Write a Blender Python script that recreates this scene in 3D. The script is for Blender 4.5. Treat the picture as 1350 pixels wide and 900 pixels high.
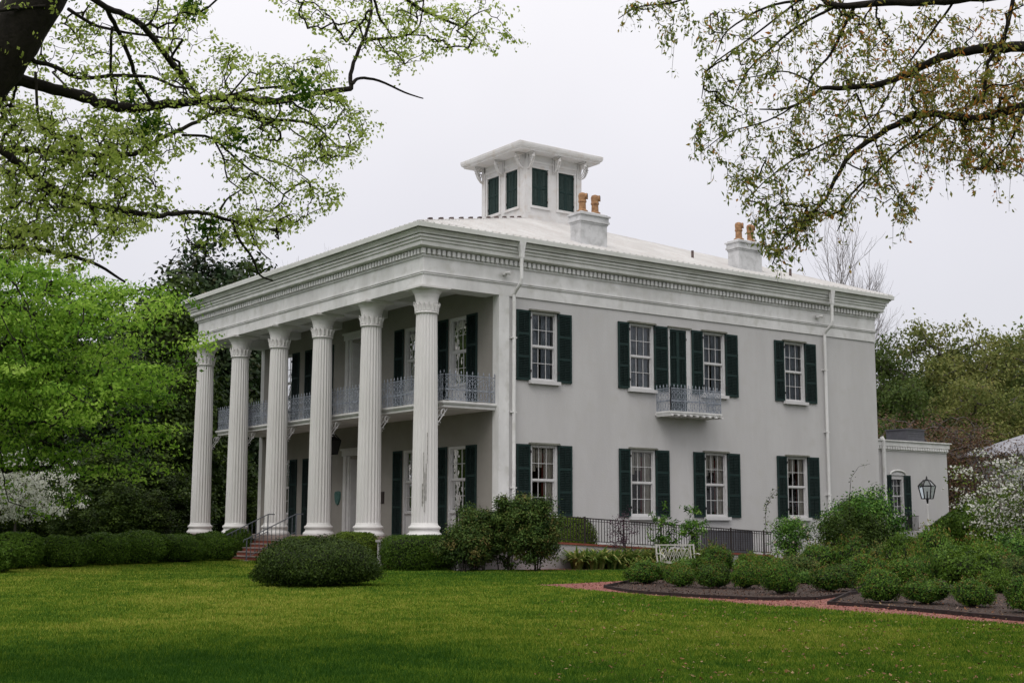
import bpy, math, random
import numpy as np
from mathutils import Matrix, Vector
for o in list(bpy.data.objects): bpy.data.objects.remove(o)
S = bpy.context.scene
COL = S.collection
R = math.radians

# ------------------------------------------------------------------ camera
CAM = np.array([-25.1463, -39.978, 0.4538]); YAW, PITCH, ROLL, FPX = 0.9415, 0.1372, 0.0022, 1750.1
_cy, _sy, _cp, _sp, _cr, _sr = math.cos(YAW), math.sin(YAW), math.cos(PITCH), math.sin(PITCH), math.cos(ROLL), math.sin(ROLL)
FW = np.array([_cy*_cp, _sy*_cp, _sp]); R0 = np.array([_sy, -_cy, 0.]); U0 = np.array([-_cy*_sp, -_sy*_sp, _cp])
RT = R0*_cr+U0*_sr; UP = -R0*_sr+U0*_cr
cd = bpy.data.cameras.new('camera'); cam = bpy.data.objects.new('camera', cd); COL.objects.link(cam)
cam.matrix_world = Matrix(((RT[0], UP[0], -FW[0], CAM[0]), (RT[1], UP[1], -FW[1], CAM[1]), (RT[2], UP[2], -FW[2], CAM[2]), (0, 0, 0, 1)))
cd.sensor_width = 36; cd.lens = FPX/1350*36; cd.clip_start = .1; cd.clip_end = 3000
S.camera = cam
# ------------------------------------------------------------------ sky, sun, exposure
SUN_EL, SUN_AZ = R(52), R(215)      # azimuth of the sun measured counter-clockwise from +X
w = bpy.data.worlds.new('World'); S.world = w; w.use_nodes = True
nt = w.node_tree; bg = nt.nodes['Background']
sky = nt.nodes.new('ShaderNodeTexSky'); sky.sky_type = 'NISHITA'; sky.sun_disc = False
sky.sun_elevation = SUN_EL; sky.sun_rotation = math.pi/2-SUN_AZ; sky.dust_density = 4; sky.air_density = 1.2
tc = nt.nodes.new('ShaderNodeTexCoord'); sep = nt.nodes.new('ShaderNodeSeparateXYZ')
nt.links.new(tc.outputs['Generated'], sep.inputs[0])
rmp = nt.nodes.new('ShaderNodeValToRGB'); nt.links.new(sep.outputs['Z'], rmp.inputs[0])
e = rmp.color_ramp.elements
e[0].position = .0; e[0].color = (7.2, 7.35, 7.9, 1); e[1].position = .75; e[1].color = (13.4, 13.1, 12.9, 1)
m1 = rmp.color_ramp.elements.new(.22); m1.color = (8.5, 8.4, 9.0, 1)
m2 = rmp.color_ramp.elements.new(.42); m2.color = (10.4, 10.2, 10.5, 1)
nz = nt.nodes.new('ShaderNodeTexNoise'); nz.inputs['Scale'].default_value = 1.6; nz.inputs['Detail'].default_value = 5
nt.links.new(tc.outputs['Generated'], nz.inputs['Vector'])
mr = nt.nodes.new('ShaderNodeMapRange'); mr.inputs['From Min'].default_value = .3; mr.inputs['From Max'].default_value = .7
mr.inputs['To Min'].default_value = .92; mr.inputs['To Max'].default_value = 1.06; nt.links.new(nz.outputs['Fac'], mr.inputs['Value'])
vm = nt.nodes.new('ShaderNodeVectorMath'); vm.operation = 'SCALE'
nt.links.new(rmp.outputs[0], vm.inputs[0]); nt.links.new(mr.outputs[0], vm.inputs['Scale'])
mx = nt.nodes.new('ShaderNodeMixRGB'); mx.inputs[0].default_value = .93
nt.links.new(sky.outputs[0], mx.inputs[1]); nt.links.new(vm.outputs[0], mx.inputs[2]); nt.links.new(mx.outputs[0], bg.inputs['Color'])
bg.inputs['Strength'].default_value = .1
sl = bpy.data.lights.new('sun', 'SUN'); sl.energy = 1.15; sl.angle = R(35); sl.color = (1, .975, .95)
so = bpy.data.objects.new('sun', sl); COL.objects.link(so)
sdir = Vector((math.cos(SUN_EL)*math.cos(SUN_AZ), math.cos(SUN_EL)*math.sin(SUN_AZ), math.sin(SUN_EL)))
so.rotation_euler = sdir.to_track_quat('Z', 'Y').to_euler(); so.location = (0, 0, 60)
S.view_settings.view_transform = 'Standard'; S.view_settings.look = 'None'
S.view_settings.exposure = 0; S.view_settings.gamma = 1; S.view_settings.use_curve_mapping = False
S.render.engine = 'CYCLES'

G = -1.07
def gz(x, y):
    t = np.clip((np.asarray(y, float)-2)/12, 0, 1); return G+.13*t*t*(3-2*t)
def ray(px, py): return FW+RT*((px-675)/FPX)+UP*((450-py)/FPX)
def at(px, py, d): return CAM+ray(px, py)*d
def onz(px, py, z=G):
    d = ray(px, py); return CAM+d*((z-CAM[2])/d[2])
def gd(px, d):            # the ground point at pixel column px and depth d
    p = at(px, 691, d); return np.array([p[0], p[1], float(gz(p[0], p[1]))])

# ------------------------------------------------------------------ materials
def mat(name, col, rough=.8, c2=None, scale=3., detail=5, bump=0., bscale=40., metal=0., spec=.3, obj=False, ramp=(.35, .65), stretch=None, c3=None, s3=1.):
    m = bpy.data.materials.new(name); m.use_nodes = True; n = m.node_tree; b = n.nodes['Principled BSDF']
    b.inputs['Base Color'].default_value = (*col, 1); b.inputs['Roughness'].default_value = rough
    b.inputs['Metallic'].default_value = metal; b.inputs['Specular IOR Level'].default_value = spec
    g = n.nodes.new('ShaderNodeTexCoord'); src = g.outputs['Object']
    if stretch:
        mp = n.nodes.new('ShaderNodeMapping'); mp.inputs['Scale'].default_value = stretch
        n.links.new(src, mp.inputs[0]); src2 = mp.outputs[0]
    else: src2 = src
    last = None
    if c2 is not None:
        t = n.nodes.new('ShaderNodeTexNoise'); t.inputs['Scale'].default_value = scale; t.inputs['Detail'].default_value = detail; t.inputs['Roughness'].default_value = .65
        n.links.new(src2, t.inputs['Vector'])
        r = n.nodes.new('ShaderNodeValToRGB'); r.color_ramp.elements[0].position = ramp[0]; r.color_ramp.elements[1].position = ramp[1]
        r.color_ramp.elements[0].color = (*c2, 1); r.color_ramp.elements[1].color = (*col, 1)
        n.links.new(t.outputs['Fac'], r.inputs[0]); last = r.outputs[0]
    if c3 is not None:
        t = n.nodes.new('ShaderNodeTexNoise'); t.inputs['Scale'].default_value = s3; t.inputs['Detail'].default_value = 6
        n.links.new(src, t.inputs['Vector'])
        r = n.nodes.new('ShaderNodeValToRGB'); r.color_ramp.elements[0].position = .52; r.color_ramp.elements[1].position = .7
        r.color_ramp.elements[0].color = (0, 0, 0, 1); r.color_ramp.elements[1].color = (1, 1, 1, 1); n.links.new(t.outputs['Fac'], r.inputs[0])
        x = n.nodes.new('ShaderNodeMixRGB'); n.links.new(r.outputs[0], x.inputs[0])
        if last: n.links.new(last, x.inputs[1])
        else: x.inputs[1].default_value = (*col, 1)
        x.inputs[2].default_value = (*c3, 1); last = x.outputs[0]
    if last: n.links.new(last, b.inputs['Base Color'])
    if bump:
        t = n.nodes.new('ShaderNodeTexNoise'); t.inputs['Scale'].default_value = bscale; t.inputs['Detail'].default_value = 6
        n.links.new(src, t.inputs['Vector']); bm = n.nodes.new('ShaderNodeBump'); bm.inputs['Strength'].default_value = bump; bm.inputs['Distance'].default_value = .02
        n.links.new(t.outputs['Fac'], bm.inputs['Height']); n.links.new(bm.outputs[0], b.inputs['Normal'])
    return m
def leafmat(name, cols, trans=.35, rough=.5):
    """cols: colours spread over a random value stored per leaf"""
    m = bpy.data.materials.new(name); m.use_nodes = True; n = m.node_tree; n.nodes.clear()
    o = n.nodes.new('ShaderNodeOutputMaterial'); a = n.nodes.new('ShaderNodeAttribute'); a.attribute_name = 'v'
    r = n.nodes.new('ShaderNodeValToRGB'); cr = r.color_ramp
    while len(cr.elements) > 1: cr.elements.remove(cr.elements[-1])
    for i, c in enumerate(cols):
        el = cr.elements[0] if i == 0 else cr.elements.new(i/(len(cols)-1))
        el.position = i/(len(cols)-1); el.color = (*c, 1)
    n.links.new(a.outputs['Fac'], r.inputs[0])
    oi = n.nodes.new('ShaderNodeObjectInfo'); mr = n.nodes.new('ShaderNodeMapRange'); mr.inputs['To Min'].default_value = .8; mr.inputs['To Max'].default_value = 1.2
    n.links.new(oi.outputs['Random'], mr.inputs['Value'])
    hs = n.nodes.new('ShaderNodeHueSaturation'); n.links.new(mr.outputs[0], hs.inputs['Value']); n.links.new(r.outputs[0], hs.inputs['Color'])
    p = n.nodes.new('ShaderNodeBsdfPrincipled'); p.inputs['Roughness'].default_value = rough; p.inputs['Specular IOR Level'].default_value = .12
    t = n.nodes.new('ShaderNodeBsdfTranslucent'); x = n.nodes.new('ShaderNodeMixShader'); x.inputs[0].default_value = trans
    n.links.new(hs.outputs[0], p.inputs['Base Color']); n.links.new(hs.outputs[0], t.inputs[0])
    n.links.new(p.outputs[0], x.inputs[1]); n.links.new(t.outputs[0], x.inputs[2]); n.links.new(x.outputs[0], o.inputs[0])
    return m
def glassmat():
    m = bpy.data.materials.new('window_glass'); m.use_nodes = True; n = m.node_tree; n.nodes.clear()
    o = n.nodes.new('ShaderNodeOutputMaterial'); t = n.nodes.new('ShaderNodeBsdfTransparent'); t.inputs[0].default_value = (.82, .86, .86, 1)
    g = n.nodes.new('ShaderNodeBsdfGlossy'); g.inputs['Roughness'].default_value = .02
    f = n.nodes.new('ShaderNodeFresnel'); f.inputs['IOR'].default_value = 1.5
    tx = n.nodes.new('ShaderNodeTexNoise'); tx.inputs['Scale'].default_value = 2.2
    bp = n.nodes.new('ShaderNodeBump'); bp.inputs['Strength'].default_value = .12; bp.inputs['Distance'].default_value = .1
    c = n.nodes.new('ShaderNodeTexCoord'); n.links.new(c.outputs['Object'], tx.inputs['Vector']); n.links.new(tx.outputs['Fac'], bp.inputs['Height'])
    n.links.new(bp.outputs[0], g.inputs['Normal'])
    mm = n.nodes.new('ShaderNodeMath'); mm.operation = 'MULTIPLY_ADD'; mm.inputs[1].default_value = .95; mm.inputs[2].default_value = .0
    n.links.new(f.outputs[0], mm.inputs[0])
    x = n.nodes.new('ShaderNodeMixShader'); n.links.new(mm.outputs[0], x.inputs[0]); n.links.new(t.outputs[0], x.inputs[1]); n.links.new(g.outputs[0], x.inputs[2]); n.links.new(x.outputs[0], o.inputs[0])
    return m
M = {}
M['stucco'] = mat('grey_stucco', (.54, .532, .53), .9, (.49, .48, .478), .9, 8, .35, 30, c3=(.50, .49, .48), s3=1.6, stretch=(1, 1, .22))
M['stucco_shaded'] = mat('shaded_porch_stucco', (.29, .275, .25), .9, (.25, .235, .215), .6, 8, .25, 30)  # darker, warmer stucco copy: porch shade and bounce put into the colour
M['trim'] = mat('trim_paint', (.76, .755, .75), .6, (.59, .585, .575), .9, 8, .1, 30, c3=(.58, .575, .55), s3=2.2, stretch=(1, 1, .4))
M['gutter'] = mat('gutter_paint', (.68, .685, .66), .5, (.60, .61, .57), 1.2, 6)
M['cornice'] = mat('cornice_paint', (.75, .75, .73), .6, (.54, .54, .51), 1.0, 8, .1, 20)
M['column'] = mat('column_paint', (.72, .705, .695), .65, (.64, .625, .61), .9, 5, .05, 25, stretch=(1, 1, .3))
M['frame'] = mat('window_paint', (.60, .595, .60), .5, (.54, .53, .53), 3)
M['lintel'] = mat('dark_lintel', (.22, .22, .185), .8, (.13, .13, .11), 5)  # dark olive-grey with darker mottling
M['shutter'] = mat('shutter_green', (.009, .021, .019), .6, (.006, .015, .014), 5, bump=.1, spec=.2)
M['shutterlit'] = mat('shutter_green_lit', (.014, .034, .031), .6, (.010, .025, .023), 5, spec=.2)  # lighter copy of the shutter green, lit look put into the colour
M['cupshutter'] = mat('cupola_shutter_green', (.06, .09, .085), .75, (.045, .07, .066), 5, spec=.15)
M['roof'] = mat('roof_metal', (.72, .71, .70), .6, (.60, .585, .57), .9, 8, stretch=(1, .3, 1), c3=(.62, .59, .57), s3=2)
M['ridge'] = mat('ridge_cap', (.16, .12, .11), .8, (.05, .03, .03), 6)
M['cupola'] = mat('cupola_paint', (.70, .69, .69), .6, (.62, .60, .59), 1.2, 7, c3=(.6, .56, .53), s3=2.5)
M['chimney'] = mat('chimney_paint', (.60, .60, .61), .85, (.36, .36, .36), 2.2, 9, .4, 12, ramp=(.28, .55))
M['terra'] = mat('terracotta', (.44, .25, .13), .85, (.24, .13, .07), 7)
M['hollow_black'] = mat('hollow_black', (.01, .009, .008), 1)
M['glass'] = glassmat()
M['room'] = mat('dark_room_wall', (.035, .018, .015), .9, (.02, .012, .01), 1)  # near-black walls: the gloom of unlit rooms is put into the colour
M['curtain'] = mat('curtain_cloth', (.55, .49, .43), .9, (.42, .36, .31), 3)
M['sheer'] = mat('sheer_curtain', (.30, .31, .36), .9, (.20, .21, .25), 3)
M['redcloth'] = mat('red_drape', (.18, .035, .03), .9)
M['lace'] = mat('cast_iron_grey', (.33, .36, .41), .6, (.18, .20, .24), 9)
M['rail'] = mat('handrail_iron', (.13, .14, .16), .5, (.08, .085, .10), 9)
M['iron'] = mat('wrought_iron', (.018, .018, .02), .5, (.04, .03, .025), 10)
M['benchiron'] = mat('bench_paint', (.50, .49, .45), .5, (.42, .41, .36), 14)
M['brick'] = mat('red_brick', (.26, .075, .05), .9, (.16, .05, .035), 3, 6, .3, 30)
M['concrete'] = mat('ramp_concrete', (.44, .42, .43), .9, (.33, .31, .31), 1.2, 8, .2, 30)
M['floor'] = mat('porch_floor_stone', (.30, .24, .22), .8, (.22, .17, .15), 2)
M['bark'] = mat('bark', (.030, .024, .020), .95, (.012, .010, .008), 7, 8, 1., 26, stretch=(1, 1, .25))
M['barkgrey'] = mat('grey_bark', (.13, .11, .10), .95, (.07, .06, .055), 4, 8)
M['barktwig'] = mat('twig_bark', (.30, .27, .27), .95, (.20, .18, .18), 4, 8)
M['blackmetal'] = mat('lantern_metal', (.012, .012, .013), .4)
M['acgrey'] = mat('unit_metal', (.10, .10, .115), .6, (.08, .08, .09), 4)
M['plaque'] = mat('bronze_plaque', (.03, .022, .02), .5)
M['verdigris'] = mat('verdigris', (.07, .15, .135), .7, (.04, .10, .09), 9)
M['shed'] = mat('shed_boards', (.48, .49, .53), .8, (.38, .39, .42), 2, stretch=(1, 1, 6))
M['shedroof'] = mat('shed_roof', (.34, .34, .37), .7, (.22, .22, .25), 1.5, 8)
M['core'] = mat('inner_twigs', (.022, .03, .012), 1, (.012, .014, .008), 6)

# ground
def groundmat():
    m = bpy.data.materials.new('lawn'); m.use_nodes = True; n = m.node_tree; b = n.nodes['Principled BSDF']; b.inputs['Roughness'].default_value = .95; b.inputs['Specular IOR Level'].default_value = .1
    g = n.nodes.new('ShaderNodeTexCoord')
    def noise(s, d, ro=.6):
        t = n.nodes.new('ShaderNodeTexNoise'); t.inputs['Scale'].default_value = s; t.inputs['Detail'].default_value = d; t.inputs['Roughness'].default_value = ro; n.links.new(g.outputs['Object'], t.inputs['Vector']); return t.outputs['Fac']
    def ramp(f, els):
        r = n.nodes.new('ShaderNodeValToRGB'); cr = r.color_ramp
        cr.elements[0].position = els[0][0]; cr.elements[0].color = (*els[0][1], 1); cr.elements[1].position = els[-1][0]; cr.elements[1].color = (*els[-1][1], 1)
        for p, c in els[1:-1]: q = cr.elements.new(p); q.color = (*c, 1)
        n.links.new(f, r.inputs[0]); return r.outputs[0]
    a = ramp(noise(.22, 6), [(.3, (.025, .065, .010)), (.5, (.04, .085, .012)), (.68, (.07, .11, .016))])
    c = ramp(noise(60, 6, .8), [(.3, (.4, .4, .4)), (.75, (1.3, 1.3, 1.2))])
    x = n.nodes.new('ShaderNodeMixRGB'); x.blend_type = 'MULTIPLY'; x.inputs[0].default_value = 1; n.links.new(a, x.inputs[1]); n.links.new(c, x.inputs[2])
    n.links.new(x.outputs[0], b.inputs['Base Color'])
    bm = n.nodes.new('ShaderNodeBump'); bm.inputs['Strength'].default_value = .6; bm.inputs['Distance'].default_value = .04; n.links.new(noise(35, 6, .8), bm.inputs['Height']); n.links.new(bm.outputs[0], b.inputs['Normal'])
    return m
M['lawn'] = groundmat()
M['gravel'] = mat('brick_gravel', (.30, .105, .085), .95, (.13, .06, .05), 22, 8, .8, 60, c3=(.38, .18, .15), s3=30)
M['mulch'] = mat('bark_mulch', (.045, .025, .018), .95, (.022, .014, .012), 14, 8, 1., 30, c3=(.16, .12, .10), s3=25)
M['edging'] = mat('bed_edging', (.035, .022, .02), .9, (.015, .01, .01), 9)

# ------------------------------------------------------------------ mesh helpers
class MB:
    def __init__(s): s.v = []; s.f = []; s.m = []; s.cm = 0
    def add(s, vs, fs):
        o = len(s.v); s.v += [tuple(map(float, q)) for q in vs]; s.f += [tuple(i+o for i in f) for f in fs]; s.m += [s.cm]*len(fs); return s
    def box(s, x0, x1, y0, y1, z0, z1, f=None):
        P = [(x, y, z) for z in (z0, z1) for x, y in ((x0, y0), (x1, y0), (x1, y1), (x0, y1))]
        if f: P = [f(*p) for p in P]
        return s.add(P, [(3, 2, 1, 0), (4, 5, 6, 7), (0, 1, 5, 4), (1, 2, 6, 5), (2, 3, 7, 6), (3, 0, 4, 7)])
    def quad(s, a, b, c, d): return s.add([a, b, c, d], [(0, 1, 2, 3)])
    def poly(s, pts): return s.add(pts, [tuple(range(len(pts)))])
    def bar(s, a, b, w, h=None):
        a = np.array(a, float); b = np.array(b, float); h = h or w; d = b-a; L = np.linalg.norm(d)
        if L < 1e-6: return s
        d /= L; u = np.cross(d, (0, 0, 1.)); 
        if np.linalg.norm(u) < 1e-3: u = np.cross(d, (0, 1., 0))
        u /= np.linalg.norm(u); v = np.cross(u, d)
        P = [q+su*u*w/2+sv*v*h/2 for q in (a, b) for su, sv in ((-1, -1), (1, -1), (1, 1), (-1, 1))]
        return s.add(P, [(3, 2, 1, 0), (4, 5, 6, 7), (0, 1, 5, 4), (1, 2, 6, 5), (2, 3, 7, 6), (3, 0, 4, 7)])
    def tube(s, pts, rad, n=6, cap=True):
        pts = np.array(pts, float); k = len(pts)
        rad = np.full(k, rad) if np.isscalar(rad) else np.array(rad)
        T = np.gradient(pts, axis=0); T /= np.linalg.norm(T, axis=1)[:, None]+1e-9
        ref = np.array([0, 0, 1.]) if abs(T[0][2]) < .9 else np.array([1., 0, 0])
        u = np.cross(T[0], ref); u /= np.linalg.norm(u); V = []
        for i in range(k):
            u = u-T[i]*np.dot(u, T[i]); u /= np.linalg.norm(u)+1e-9; w_ = np.cross(T[i], u)
            for j in range(n):
                a = 2*math.pi*j/n; V.append(pts[i]+rad[i]*(math.cos(a)*u+math.sin(a)*w_))
        F = [(i*n+j, i*n+(j+1) % n, (i+1)*n+(j+1) % n, (i+1)*n+j) for i in range(k-1) for j in range(n)]
        if cap: F += [tuple(range(n-1, -1, -1)), tuple((k-1)*n+j for j in range(n))]
        return s.add(V, F)
    def lathe(s, prof, c=(0, 0, 0), n=24, rf=None):
        V = []
        for r, z in prof:
            for j in range(n):
                a = 2*math.pi*j/n; q = r*(rf(j, z) if rf else 1); V.append((c[0]+q*math.cos(a), c[1]+q*math.sin(a), c[2]+z))
        k = len(prof)
        F = [(i*n+j, i*n+(j+1) % n, (i+1)*n+(j+1) % n, (i+1)*n+j) for i in range(k-1) for j in range(n)]
        F += [tuple(range(n-1, -1, -1)), tuple((k-1)*n+j for j in range(n))]
        return s.add(V, F)
    def ring(s, prof, X0, X1, Y0, Y1):
        """profile (outward offset, z) carried round a rectangle with mitred corners"""
        V = []
        for o, z in prof: V += [(X0-o, Y0-o, z), (X1+o, Y0-o, z), (X1+o, Y1+o, z), (X0-o, Y1+o, z)]
        F = [(i*4+j, i*4+(j+1) % 4, (i+1)*4+(j+1) % 4, (i+1)*4+j) for i in range(len(prof)-1) for j in range(4)]
        return s.add(V, F)
    def build(s, name, mats, parent=None, smooth=False, loc=None):
        me = bpy.data.meshes.new(name); me.from_pydata(s.v, [], s.f)
        for m_ in (mats if isinstance(mats, (list, tuple)) else [mats]): me.materials.append(m_)
        if any(s.m): me.polygons.foreach_set('material_index', s.m)
        if smooth: me.polygons.foreach_set('use_smooth', [True]*len(s.f))
        me.update(); o = bpy.data.objects.new(name, me); COL.objects.link(o)
        if parent: o.parent = parent
        if loc is not None: o.location = loc
        return o
def tag(o, label, cat, group=None, kind=None):
    if label: o['label'] = label
    if cat: o['category'] = cat
    if group: o['group'] = group
    if kind: o['kind'] = kind
    return o
def thing(name, label, cat, loc=(0, 0, 0), group=None):
    o = bpy.data.objects.new(name, None); COL.objects.link(o); o.location = loc; o.empty_display_size = .2
    return tag(o, label, cat, group)
def struct(o): o['kind'] = 'structure'; return o
def npmesh(name, V, F4, mats, v=None, mi=None):
    me = bpy.data.meshes.new(name); n = len(V); k = len(F4)
    me.vertices.add(n); me.vertices.foreach_set('co', np.ascontiguousarray(V, dtype=np.float32).ravel())
    me.loops.add(k*4); me.loops.foreach_set('vertex_index', np.ascontiguousarray(F4, dtype=np.int32).ravel())
    me.polygons.add(k); me.polygons.foreach_set('loop_start', np.arange(0, 4*k, 4, dtype=np.int32))
    for m_ in mats: me.materials.append(m_)
    if mi is not None: me.polygons.foreach_set('material_index', np.ascontiguousarray(mi, dtype=np.int32))
    if v is not None:
        a = me.attributes.new('v', 'FLOAT', 'FACE'); a.data.foreach_set('value', np.ascontiguousarray(v, dtype=np.float32))
    me.update(calc_edges=True); return me
def leafgeo(C, N, size, aspect=.5, rng=None, axis=None):
    """rhombic leaves: centres C, normals N"""
    rng = rng or np.random.default_rng(0); n = len(C)
    N = N/(np.linalg.norm(N, axis=1)[:, None]+1e-9)
    A = rng.normal(size=(n, 3)) if axis is None else axis+rng.normal(size=(n, 3))*.35
    A = A-N*(A*N).sum(1)[:, None]; A /= np.linalg.norm(A, axis=1)[:, None]+1e-9
    B = np.cross(N, A); L = (size*(.6+.8*rng.random(n)))[:, None]; W = L*aspect
    V = np.stack([C-A*L/2, C+B*W/2-N*L*.06, C+A*L/2, C-B*W/2-N*L*.06], 1).reshape(-1, 3)
    return V, np.arange(4*n).reshape(n, 4)
def mkobj(name, me, parent=None, loc=None, rotz=0, scale=None):
    o = bpy.data.objects.new(name, me); COL.objects.link(o)
    if parent: o.parent = parent
    if loc is not None: o.location = loc
    o.rotation_euler[2] = rotz
    if scale is not None: o.scale = scale
    return o

# ------------------------------------------------------------------ ground, gravel, beds
ax = np.concatenate([np.linspace(-600, -60, 12), np.linspace(-50, 60, 56), np.linspace(70, 600, 12)])
gx, gy = np.meshgrid(ax, ax, indexing='ij'); V = np.stack([gx, gy, gz(gx, gy)], -1).reshape(-1, 3)
k = len(ax); I = np.arange(k*k).reshape(k, k)
F = np.stack([I[:-1, :-1], I[1:, :-1], I[1:, 1:], I[:-1, 1:]], -1).reshape(-1, 4)
struct(mkobj('ground', npmesh('ground', V, F, [M['lawn']])))
def sheet(name, pix, dz, m_):
    b = MB(); b.poly([(*onz(x, y)[:2], G+dz) for x, y in pix]); return struct(b.build(name, m_))
sheet('gravel_path', [(703, 771), (760, 777), (850, 784.5), (985, 798), (1100, 805), (1350, 824), (1480, 838), (1600, 800), (1400, 765), (1000, 762), (850, 764), (760, 769)], .008, M['gravel'])
BEDA = [(797, 775), (832, 781.5), (900, 786.5), (1000, 791.5), (1075, 791), (1132, 783), (1122, 765), (1090, 745), (1030, 734), (900, 741), (830, 767.5)]
BEDB = [(1092, 797), (1150, 801), (1250, 810), (1350, 819.5), (1480, 832), (1700, 790), (1500, 740), (1240, 728), (1160, 745), (1138, 775)]
sheet('mulch_bed', BEDA, .016, M['mulch']); sheet('mulch_bed', BEDB, .016, M['mulch'])
for pts, nm in ((BEDA[:6]+[], 'low dark edging strip round the front of the inner mulch bed'), (BEDA[9:]+BEDA[:1], 'low dark edging strip along the lawn end of the inner mulch bed'), (BEDB[:5], 'low dark edging strip along the gravel of the right mulch bed'), (BEDB[8:]+BEDB[:1], 'low dark edging strip beside the cross path of the right mulch bed')):
    b = MB(); q = [onz(x, y) for x, y in pts]
    for a_, c_ in zip(q[:-1], q[1:]):
        d = c_-a_; L = np.linalg.norm(d)
        nseg = max(1, int(L/.9))
        for i in range(nseg):
            p0 = a_+d*(i/nseg); p1 = a_+d*((i+.985)/nseg); b.bar((p0[0], p0[1], G+.04), (p1[0], p1[1], G+.04+.008*math.sin(i*7.)), .05, .07)
    tag(b.build('bed_edging', M['edging']), nm, 'edging', 'edging strips of the mulch beds')

# ------------------------------------------------------------------ the mansion
D, W, L = 3.36, 20.34, 25.12
H = thing('mansion', 'large grey two-storey house with six white fluted columns, green shutters and a rooftop cupola', 'house')
side = lambda u, n_, z: (u, -n_, z)          # u along X, n outwards (-Y)
front = lambda u, n_, z: (D-n_, u, z)        # u along Y, n outwards (-X)
def wallmesh(b, f, u0, u1, z0, z1, holes, n0, n1):
    us = sorted({u0, u1, *[h[0] for h in holes], *[h[1] for h in holes]}); zs = sorted({z0, z1, *[h[2] for h in holes], *[h[3] for h in holes]})
    for a_, c_ in zip(us[:-1], us[1:]):
        run = None
        for p, q in zip(zs[:-1], zs[1:]):
            mu, mz = (a_+c_)/2, (p+q)/2
            hole = any(h[0] < mu < h[1] and h[2] < mz < h[3] for h in holes)
            if hole:
                if run: b.box(a_, c_, n0, n1, run[0], run[1], f); run = None
            else: run = (run[0], q) if run else (p, q)
        if run: b.box(a_, c_, n0, n1, run[0], run[1], f)
zUH, zUS, zLH, zLS = 8.54, 5.88, 3.46, .80
SW = [(4.84, 6.13), (9.80, 11.13), None, (13.88, 15.19), (18.84, 20.17)]     # side window openings
ST = [(4.18, 6.83), (9.21, 11.88), None, (13.25, 15.94), (18.23, 20.92)]     # outer edges of their shutters
DOORU = (11.96, 13.17, 5.0, zUH)
sh = [(a_, c_, z0, z1) for q in SW if q for a_, c_ in [q] for z0, z1 in ((zUS, zUH), (zLS, zLH))]+[DOORU]
FWIN = [(2.13, 3.43), (5.48, 6.78), (13.56, 14.86), (16.91, 18.21)]
fh = [(a_, c_, z0, z1) for a_, c_ in FWIN for z0, z1 in ((4.93, 8.5), (.0, 3.46))]+[(9.2, 11.14, 0, 3.3), (9.2, 11.14, 4.93, 8.4)]
b = MB(); wallmesh(b, side, D+.05, L, G-.3, 8.998, sh, -.38, -.05); b.box(L-.3, L-.02, .4, W-.02, G-.3, 8.998); b.box(D+.05, L-.3, W-.35, W-.02, G-.3, 8.998)
b.build('side_wall', M['stucco'], H)
b = MB(); wallmesh(b, front, .06, W-.36, -.0, 9.44, fh, -.38, 0); b.build('front_wall', M['stucco_shaded'], H)
b = MB()
b.box(D+.003, 3.83, 0, .056, G, 8.997); b.box(D-.004, D+.05, .001, .4, -.0, 8.996); b.build('corner_pilaster', M['trim'], H)
b = MB(); b.box(D, D+.4, W-.35, W, G, 8.997); b.build('corner_pilaster', M['trim'], H)
b = MB(); b.box(D+.4, L+.02, .005, .05, G, -.25); b.build('wall_plinth', M['stucco'], H)
# entablature: profile carried round
prof = [(-.35, 9.002), (0, 9.0), (0, 9.43), (.045, 9.44), (.045, 9.47), (.02, 9.475), (.02, 9.49), (.06, 9.495), (.06, 9.53), (0, 9.545), (0, 10.06), (.05, 10.075), (.05, 10.14), (.02, 10.15), (.02, 10.36)]
b = MB(); b.ring(prof, 0, L, 0, W); b.build('entablature', M['trim'], H)
prof = [(.02, 10.36), (.19, 10.375), (.28, 10.40), (.31, 10.42), (.31, 10.56), (.34, 10.58), (.36, 10.592), (.36, 10.68), (.39, 10.69), (.42, 10.702), (.42, 10.78), (.36, 10.782), (.36, 10.81), (.47, 10.817), (.48, 10.86), (.51, 10.91), (.55, 10.935), (.57, 10.96), (.45, 10.965), (.45, 10.985), (.62, 10.987)]
b = MB(); b.ring(prof, 0, L, 0, W); b.build('cornice', M['cornice'], H)
b = MB(); b.ring([(.44, 10.992), (.66, 10.994), (.67, 11.16), (.64, 11.175), (.60, 11.13), (.56, 11.10)], 0, L, 0, W); b.build('gutter', M['gutter'], H)
for f_, ln_, in ((lambda u, n_, z: (u, -n_, z), L), (lambda u, n_, z: (u, W+n_, z), L), (lambda u, n_, z: (-n_, u, z), W), (lambda u, n_, z: (L+n_, u, z), W)):
    b = MB(); n = int((ln_+.2)/.215); first = 1 if ln_ == W else 0
    for i in range(first, n+1-first): x = -.14+i*(ln_+.17)/n; b.box(x, x+.125, .02, .155, 10.16, 10.345, f_)
    b.build('dentil_band', M['trim'], H)
# portico beams, ceiling
b = MB(); b.box(.03, .87, .03, W-.03, 9.004, 9.6); b.box(.875, D-.01, .03, .87, 9.006, 9.6); b.box(.875, D-.01, W-.87, W-.03, 9.006, 9.6)
for j in range(1, 5): b.box(.875, D-.01, .43+3.986*j-.3, .43+3.986*j+.3, 9.12, 9.6)
b.build('portico_beam', M['trim'], H)
b = MB(); b.box(.875, D-.02, .875, W-.875, 9.44, 9.55); b.build('portico_ceiling', M['trim'], H)
# porch floor and base
b = MB(); b.box(-.32, D, -.15, W+.1, -.14, 0); b.build('porch_floor', M['floor'], H)
b = MB(); b.box(-.22, D, -.05, W, G-.1, -.142); b.build('porch_foundation', M['brick'], H)
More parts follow.
